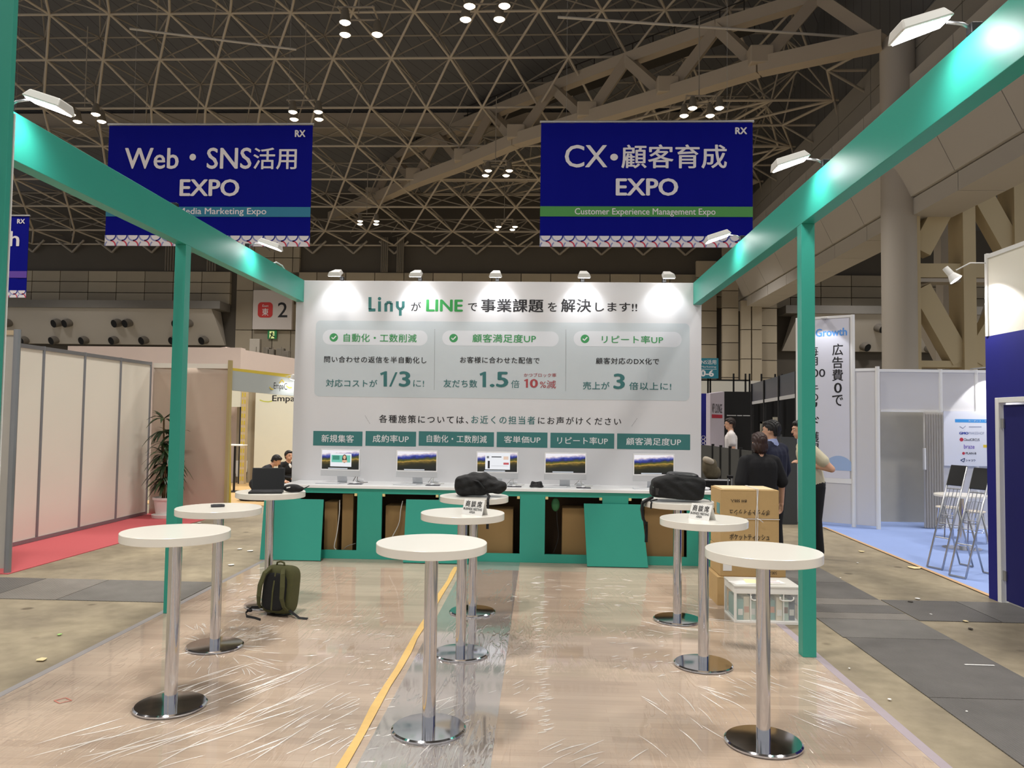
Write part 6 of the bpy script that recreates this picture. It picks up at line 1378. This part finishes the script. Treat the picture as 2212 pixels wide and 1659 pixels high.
def standing(label, x, y, yaw, H, top, low, hair_m, arms, sleeve='short', wide=1.0, bob=0, collar=None, headfw=(0,1,0), lean=0, shoe=None, sole=None, bag=0, face=True):
    """arms: two (elbow, wrist, hand direction, back-of-hand normal) in units of metres, local frame x right, y forward"""
    B = Body(); h = H; ly = lambda z: lean*max(0, z-.5*h)
    for q in (-1, 1):
        hip = (q*.052*h, 0, .52*h); kn = (q*.055*h, .012*h, .28*h); an = (q*.056*h, -.012*h, .05*h)
        B.cap(hip, kn, .058*h, .042*h, LOW); B.cap(kn, an, .042*h, .034*h, LOW)
        B.cap((q*.056*h, -.018*h, .024*h), (q*.062*h, .085*h, .020*h), .024*h, .019*h, SHO); B.cap((q*.056*h, -.018*h, .010*h), (q*.062*h, .09*h, .010*h), .019*h, .017*h, SOL)
    B.ell((0, 0, .535*h), .098*h*wide, .068*h*wide, .07*h, LOW)
    for q in (-1, 0, 1): B.cap((q*.036*h*wide, ly(.56*h), .56*h), (q*.046*h*wide, ly(.765*h), .765*h), .067*h*wide, .068*h*wide, TOP)
    sz = .805*h
    B.cap((-.085*h, ly(sz), sz), (.085*h, ly(sz), sz), .045*h, .045*h, TOP); B.cap((-.03*h, ly(sz), .83*h), (.03*h, ly(sz), .83*h), .032*h, .032*h, TOP)
    hc = V((0, ly(.93*h)+.012*h, .932*h)); s_ = h/1.72
    B.cap((0, ly(sz), .82*h), hc-V((0, .01, .06*s_)), .034*h, .031*h, SKN)
    if collar: B.cap((0, ly(sz), .842*h), (0, ly(sz)+.004, .858*h), .040*h, .036*h, COLL)
    for q, (el, wr, hd, hn) in zip((-1, 1), arms):
        sh = V((q*.112*h, ly(sz), .80*h)); el, wr = V(el), V(wr)
        B.cap(sh, sh+(el-sh)*.05, .042*h, .042*h, TOP)
        if sleeve == 'long': B.cap(sh, el, .038*h, .030*h, TOP); B.cap(el, el+(wr-el)*.93, .030*h, .024*h, TOP); B.cap(el, wr, .022*h, .016*h, SKN)
        else:
            f = .62 if sleeve == 'short' else .97
            B.cap(sh, sh+(el-sh)*f, .043*h, .042*h*wide, TOP); B.cap(sh, el, .030*h, .025*h, SKN); B.cap(el, wr, .025*h, .016*h, SKN)
        hand(B, wr, hd, hn, s=q)
    P, rot = head(B, hc, s_, headfw)
    return finish_person(label, (x, y, .0), yaw, B, P, rot, s_, [SKIN, top, low, shoe or BLACKP, sole or BLACKP, collar or top], hair_m, bob, face)
TSH = mat('black_tshirt', (16,16,19), .9, var=.2, vscale=8); TRO = mat('black_trousers', (20,20,24), .9, var=.15, vscale=8); NVJ = mat('navy_jacket', (26,30,52), .85, var=.1, vscale=8)
BTEE = mat('beige_tshirt', (206,198,170), .85, var=.05); WPOLO = mat('white_polo', (226,220,218), .8, var=.03); BRH = mat('brown_hair', (52,32,27), .5, var=.3, vscale=60); BLCOL = mat('blue_collar', (160,172,214), .7)
dn = (0, .05, -1)
p = onY(8.55, 1641, 1000)
standing('person in a loose black T-shirt seen from behind the cartons', p.x, 8.55, R(12), 1.565, TSH, TRO, BRH,
   [((-.235,-.03,1.02), (-.22,.14,.84), (.1,.6,-.8), (-1,0,0)), ((.262,.0,1.03), (.288,.05,.80), (0,.15,-1), (1,0,0))], 'half', 1.12, .75, face=True, bag=0)
p = onY(9.2, 1669, 1000)
standing('person in a dark navy jacket with a pale blue collar', p.x, 9.2, R(38), 1.70, NVJ, TRO, HAIR,
   [((-.25,.0,1.12), (-.22,.12,.90), (0,.4,-.9), (-1,0,0)), ((.25,-.02,1.12), (.24,.10,.88), (0,.3,-1), (1,0,0))], 'long', 1.05, 0, collar=BLCOL, headfw=(-.35,1,-.08))
p = onZ(0, 1762, 1204)
standing('person in a beige T-shirt and black trousers half hidden by the right post', p.x, p.y, R(86), 1.71, BTEE, TRO, HAIR,
   [((-.27,-.12,1.12), (-.12,.18,1.18), (.5,.8,.2), (-.6,0,.8)), ((.28,-.20,1.14), (.16,.06,1.10), (-.7,.7,0), (.5,0,.8))], 'short', 1.02, 0, lean=.22, headfw=(0,1,-.12), shoe=mat('grey_sneaker', (70,62,62), .7), sole=mat('white_sole', (224,220,214), .6))
p = onY(15.9, 1579, 950)
standing('person in a white polo shirt walking in front of the lounge sign', p.x, 15.9, R(82), 1.75, WPOLO, TRO, mat('dark_brown_hair', (40,28,24), .5, var=.3, vscale=60),
   [((-.24,-.02,1.14), (-.2,.12,.94), (0,.4,-.9), (-1,0,0)), ((.24,-.03,1.12), (.22,.10,.90), (0,.3,-1), (1,0,0))], 'short', 1.02, 0, headfw=(0,1,-.05))
def kneeling(label, x, y, yaw, h, top, hair_m, bend, headfw, bob=0, bun=False, inner=None, hipz=.26):
    """sitting on the heels; bend: forward lean of the trunk"""
    B = Body()
    for q in (-1, 1):
        hip = V((q*.09, 0, hipz)); kn = V((q*.12, .40, .12)); an = V((q*.10, -.02, .07))
        B.cap(hip, kn, .095, .07, LOW); B.cap(kn+V((0,0,-.03)), an, .065, .05, LOW); B.cap(an+V((0,-.02,-.01)), an+V((0,-.16,-.025)), .042, .03, SHO); B.cap(an+V((0,-.05,-.045)), an+V((0,-.15,-.05)), .02, .02, SOL)
    d = V((0, math.sin(bend), math.cos(bend))); b = V((0, 0, hipz)); u_ = d
    rot = M.Rotation(-bend, 3, 'X')
    B.ell(b+V((0,0,.03)), .16, .13, .12, LOW); B.ell(b+d*.16, .15, .115, .16, TOP, rot); B.ell(b+d*.34, .175, .12, .16, TOP, rot)
    sh0 = b+d*.44; B.cap(sh0-V((.135,0,0)), sh0+V((.135,0,0)), .075, .075, TOP); B.cap(sh0+d*.03-V((.05,0,0)), sh0+d*.03+V((.05,0,0)), .055, .055, TOP)
    hc = sh0+d*.20+V((0,.03,-.02*bend)); B.cap(sh0, hc-d*.05, .058, .052, SKN)
    if inner: B.ell(sh0+V((0,.085,-.03)), .035, .03, .06, COLL)
    for q in (-1, 1):
        s0 = sh0+V((q*.18,0,-.01)); el = s0+V((q*.04,.10,-.24)); wr = el+V((-q*.10,.20,-.02)); B.cap(s0, el, .06, .05, TOP); B.cap(el, wr, .05, .036, TOP); hand(B, wr, (-q*.3,.9,-.2), (0,.2,1), s=q)
    P, rt = head(B, hc, .95, headfw)
    return finish_person(label, (x, y, .012), yaw, B, P, rt, .95, [SKIN, top, TRO, BLACKP, BLACKP, inner or top], hair_m, bob, True, bun=bun)
JK = mat('dark_jacket', (34,36,42), .85, var=.1); JK2 = mat('black_suit', (18,18,20), .85, var=.1)
p = onY(15.6, 553, 1010); kneeling('person in a dark jacket bending forward behind the laptop', p.x, 15.6, R(-80), 1.6, JK, HAIR, .62, (0,.85,-.55), hipz=.23)
p = onY(16.7, 620, 1000); kneeling('smiling person in a black suit next to the white wall', p.x, 16.7, R(-125), 1.6, JK2, HAIR, .05, (.1,1,.05), inner=PAPER, bun=True, hipz=.15)
# suitcase handle and bag on a trolley by the fence
q = onZ(0, 1536, 1110); t = thing('trolley_bag', 'dark trolley with a camouflage bag beside the counter end', 'trolley', (q.x, 11.6, 0)); x = onY(11.6, 1533, 1030).x
mb = MB(); mb.ell((x, 11.6, 1.0), .11, .10, .13, 18, 12, None, .7); mb.ell((x+.04, 11.6, .92), .12, .10, .10, 16, 10, None, .7); me = remesh(mb, .012, 3); mesh_obj('bag', me, mat('camouflage', (92,84,66), .9, var=.5, vscale=14), t)
mb = MB(); mb.ell((x-.03, 11.55, 1.10), .09, .08, .05, 16, 10, M.Rotation(R(25), 3, 'Y'), .8); mesh_obj('cap', remesh(mb, .01, 3), mat('pale_cap', (170,160,144), .8), t)
MB().box(x-.2, x+.25, 11.45, 11.8, .02, .82).build('case', BLACK, t, bevel=.03); MB().cyl((x-.22,11.44,.82), (x+.26,11.44,.82), .012, n=8).build('bar', ALU, t)
x = onY(10.4, 1578, 1050).x; t = thing('suitcase', 'black wheeled suitcase with a raised handle by the dark fence', 'suitcase', (x, 10.5, 0))
MB().box(x-.17, x+.2, 10.4, 10.65, .04, .60).build('shell', BLACKP, t, bevel=.03)
for s_ in (0, .05): MB().cyl((x+s_-.01, 10.5, .6), (x+s_-.01, 10.5, .93), .008, n=8).build('handle_tube', ALU, t)
MB().box(x-.03, x+.06, 10.48, 10.52, .92, .96).build('grip', BLACKP, t, bevel=.008)
for s_ in (-.12, .15): MB().cyl((x+s_, 10.42, .025), (x+s_, 10.46, .025), .025, n=12).build('wheel', BLACKP, t)
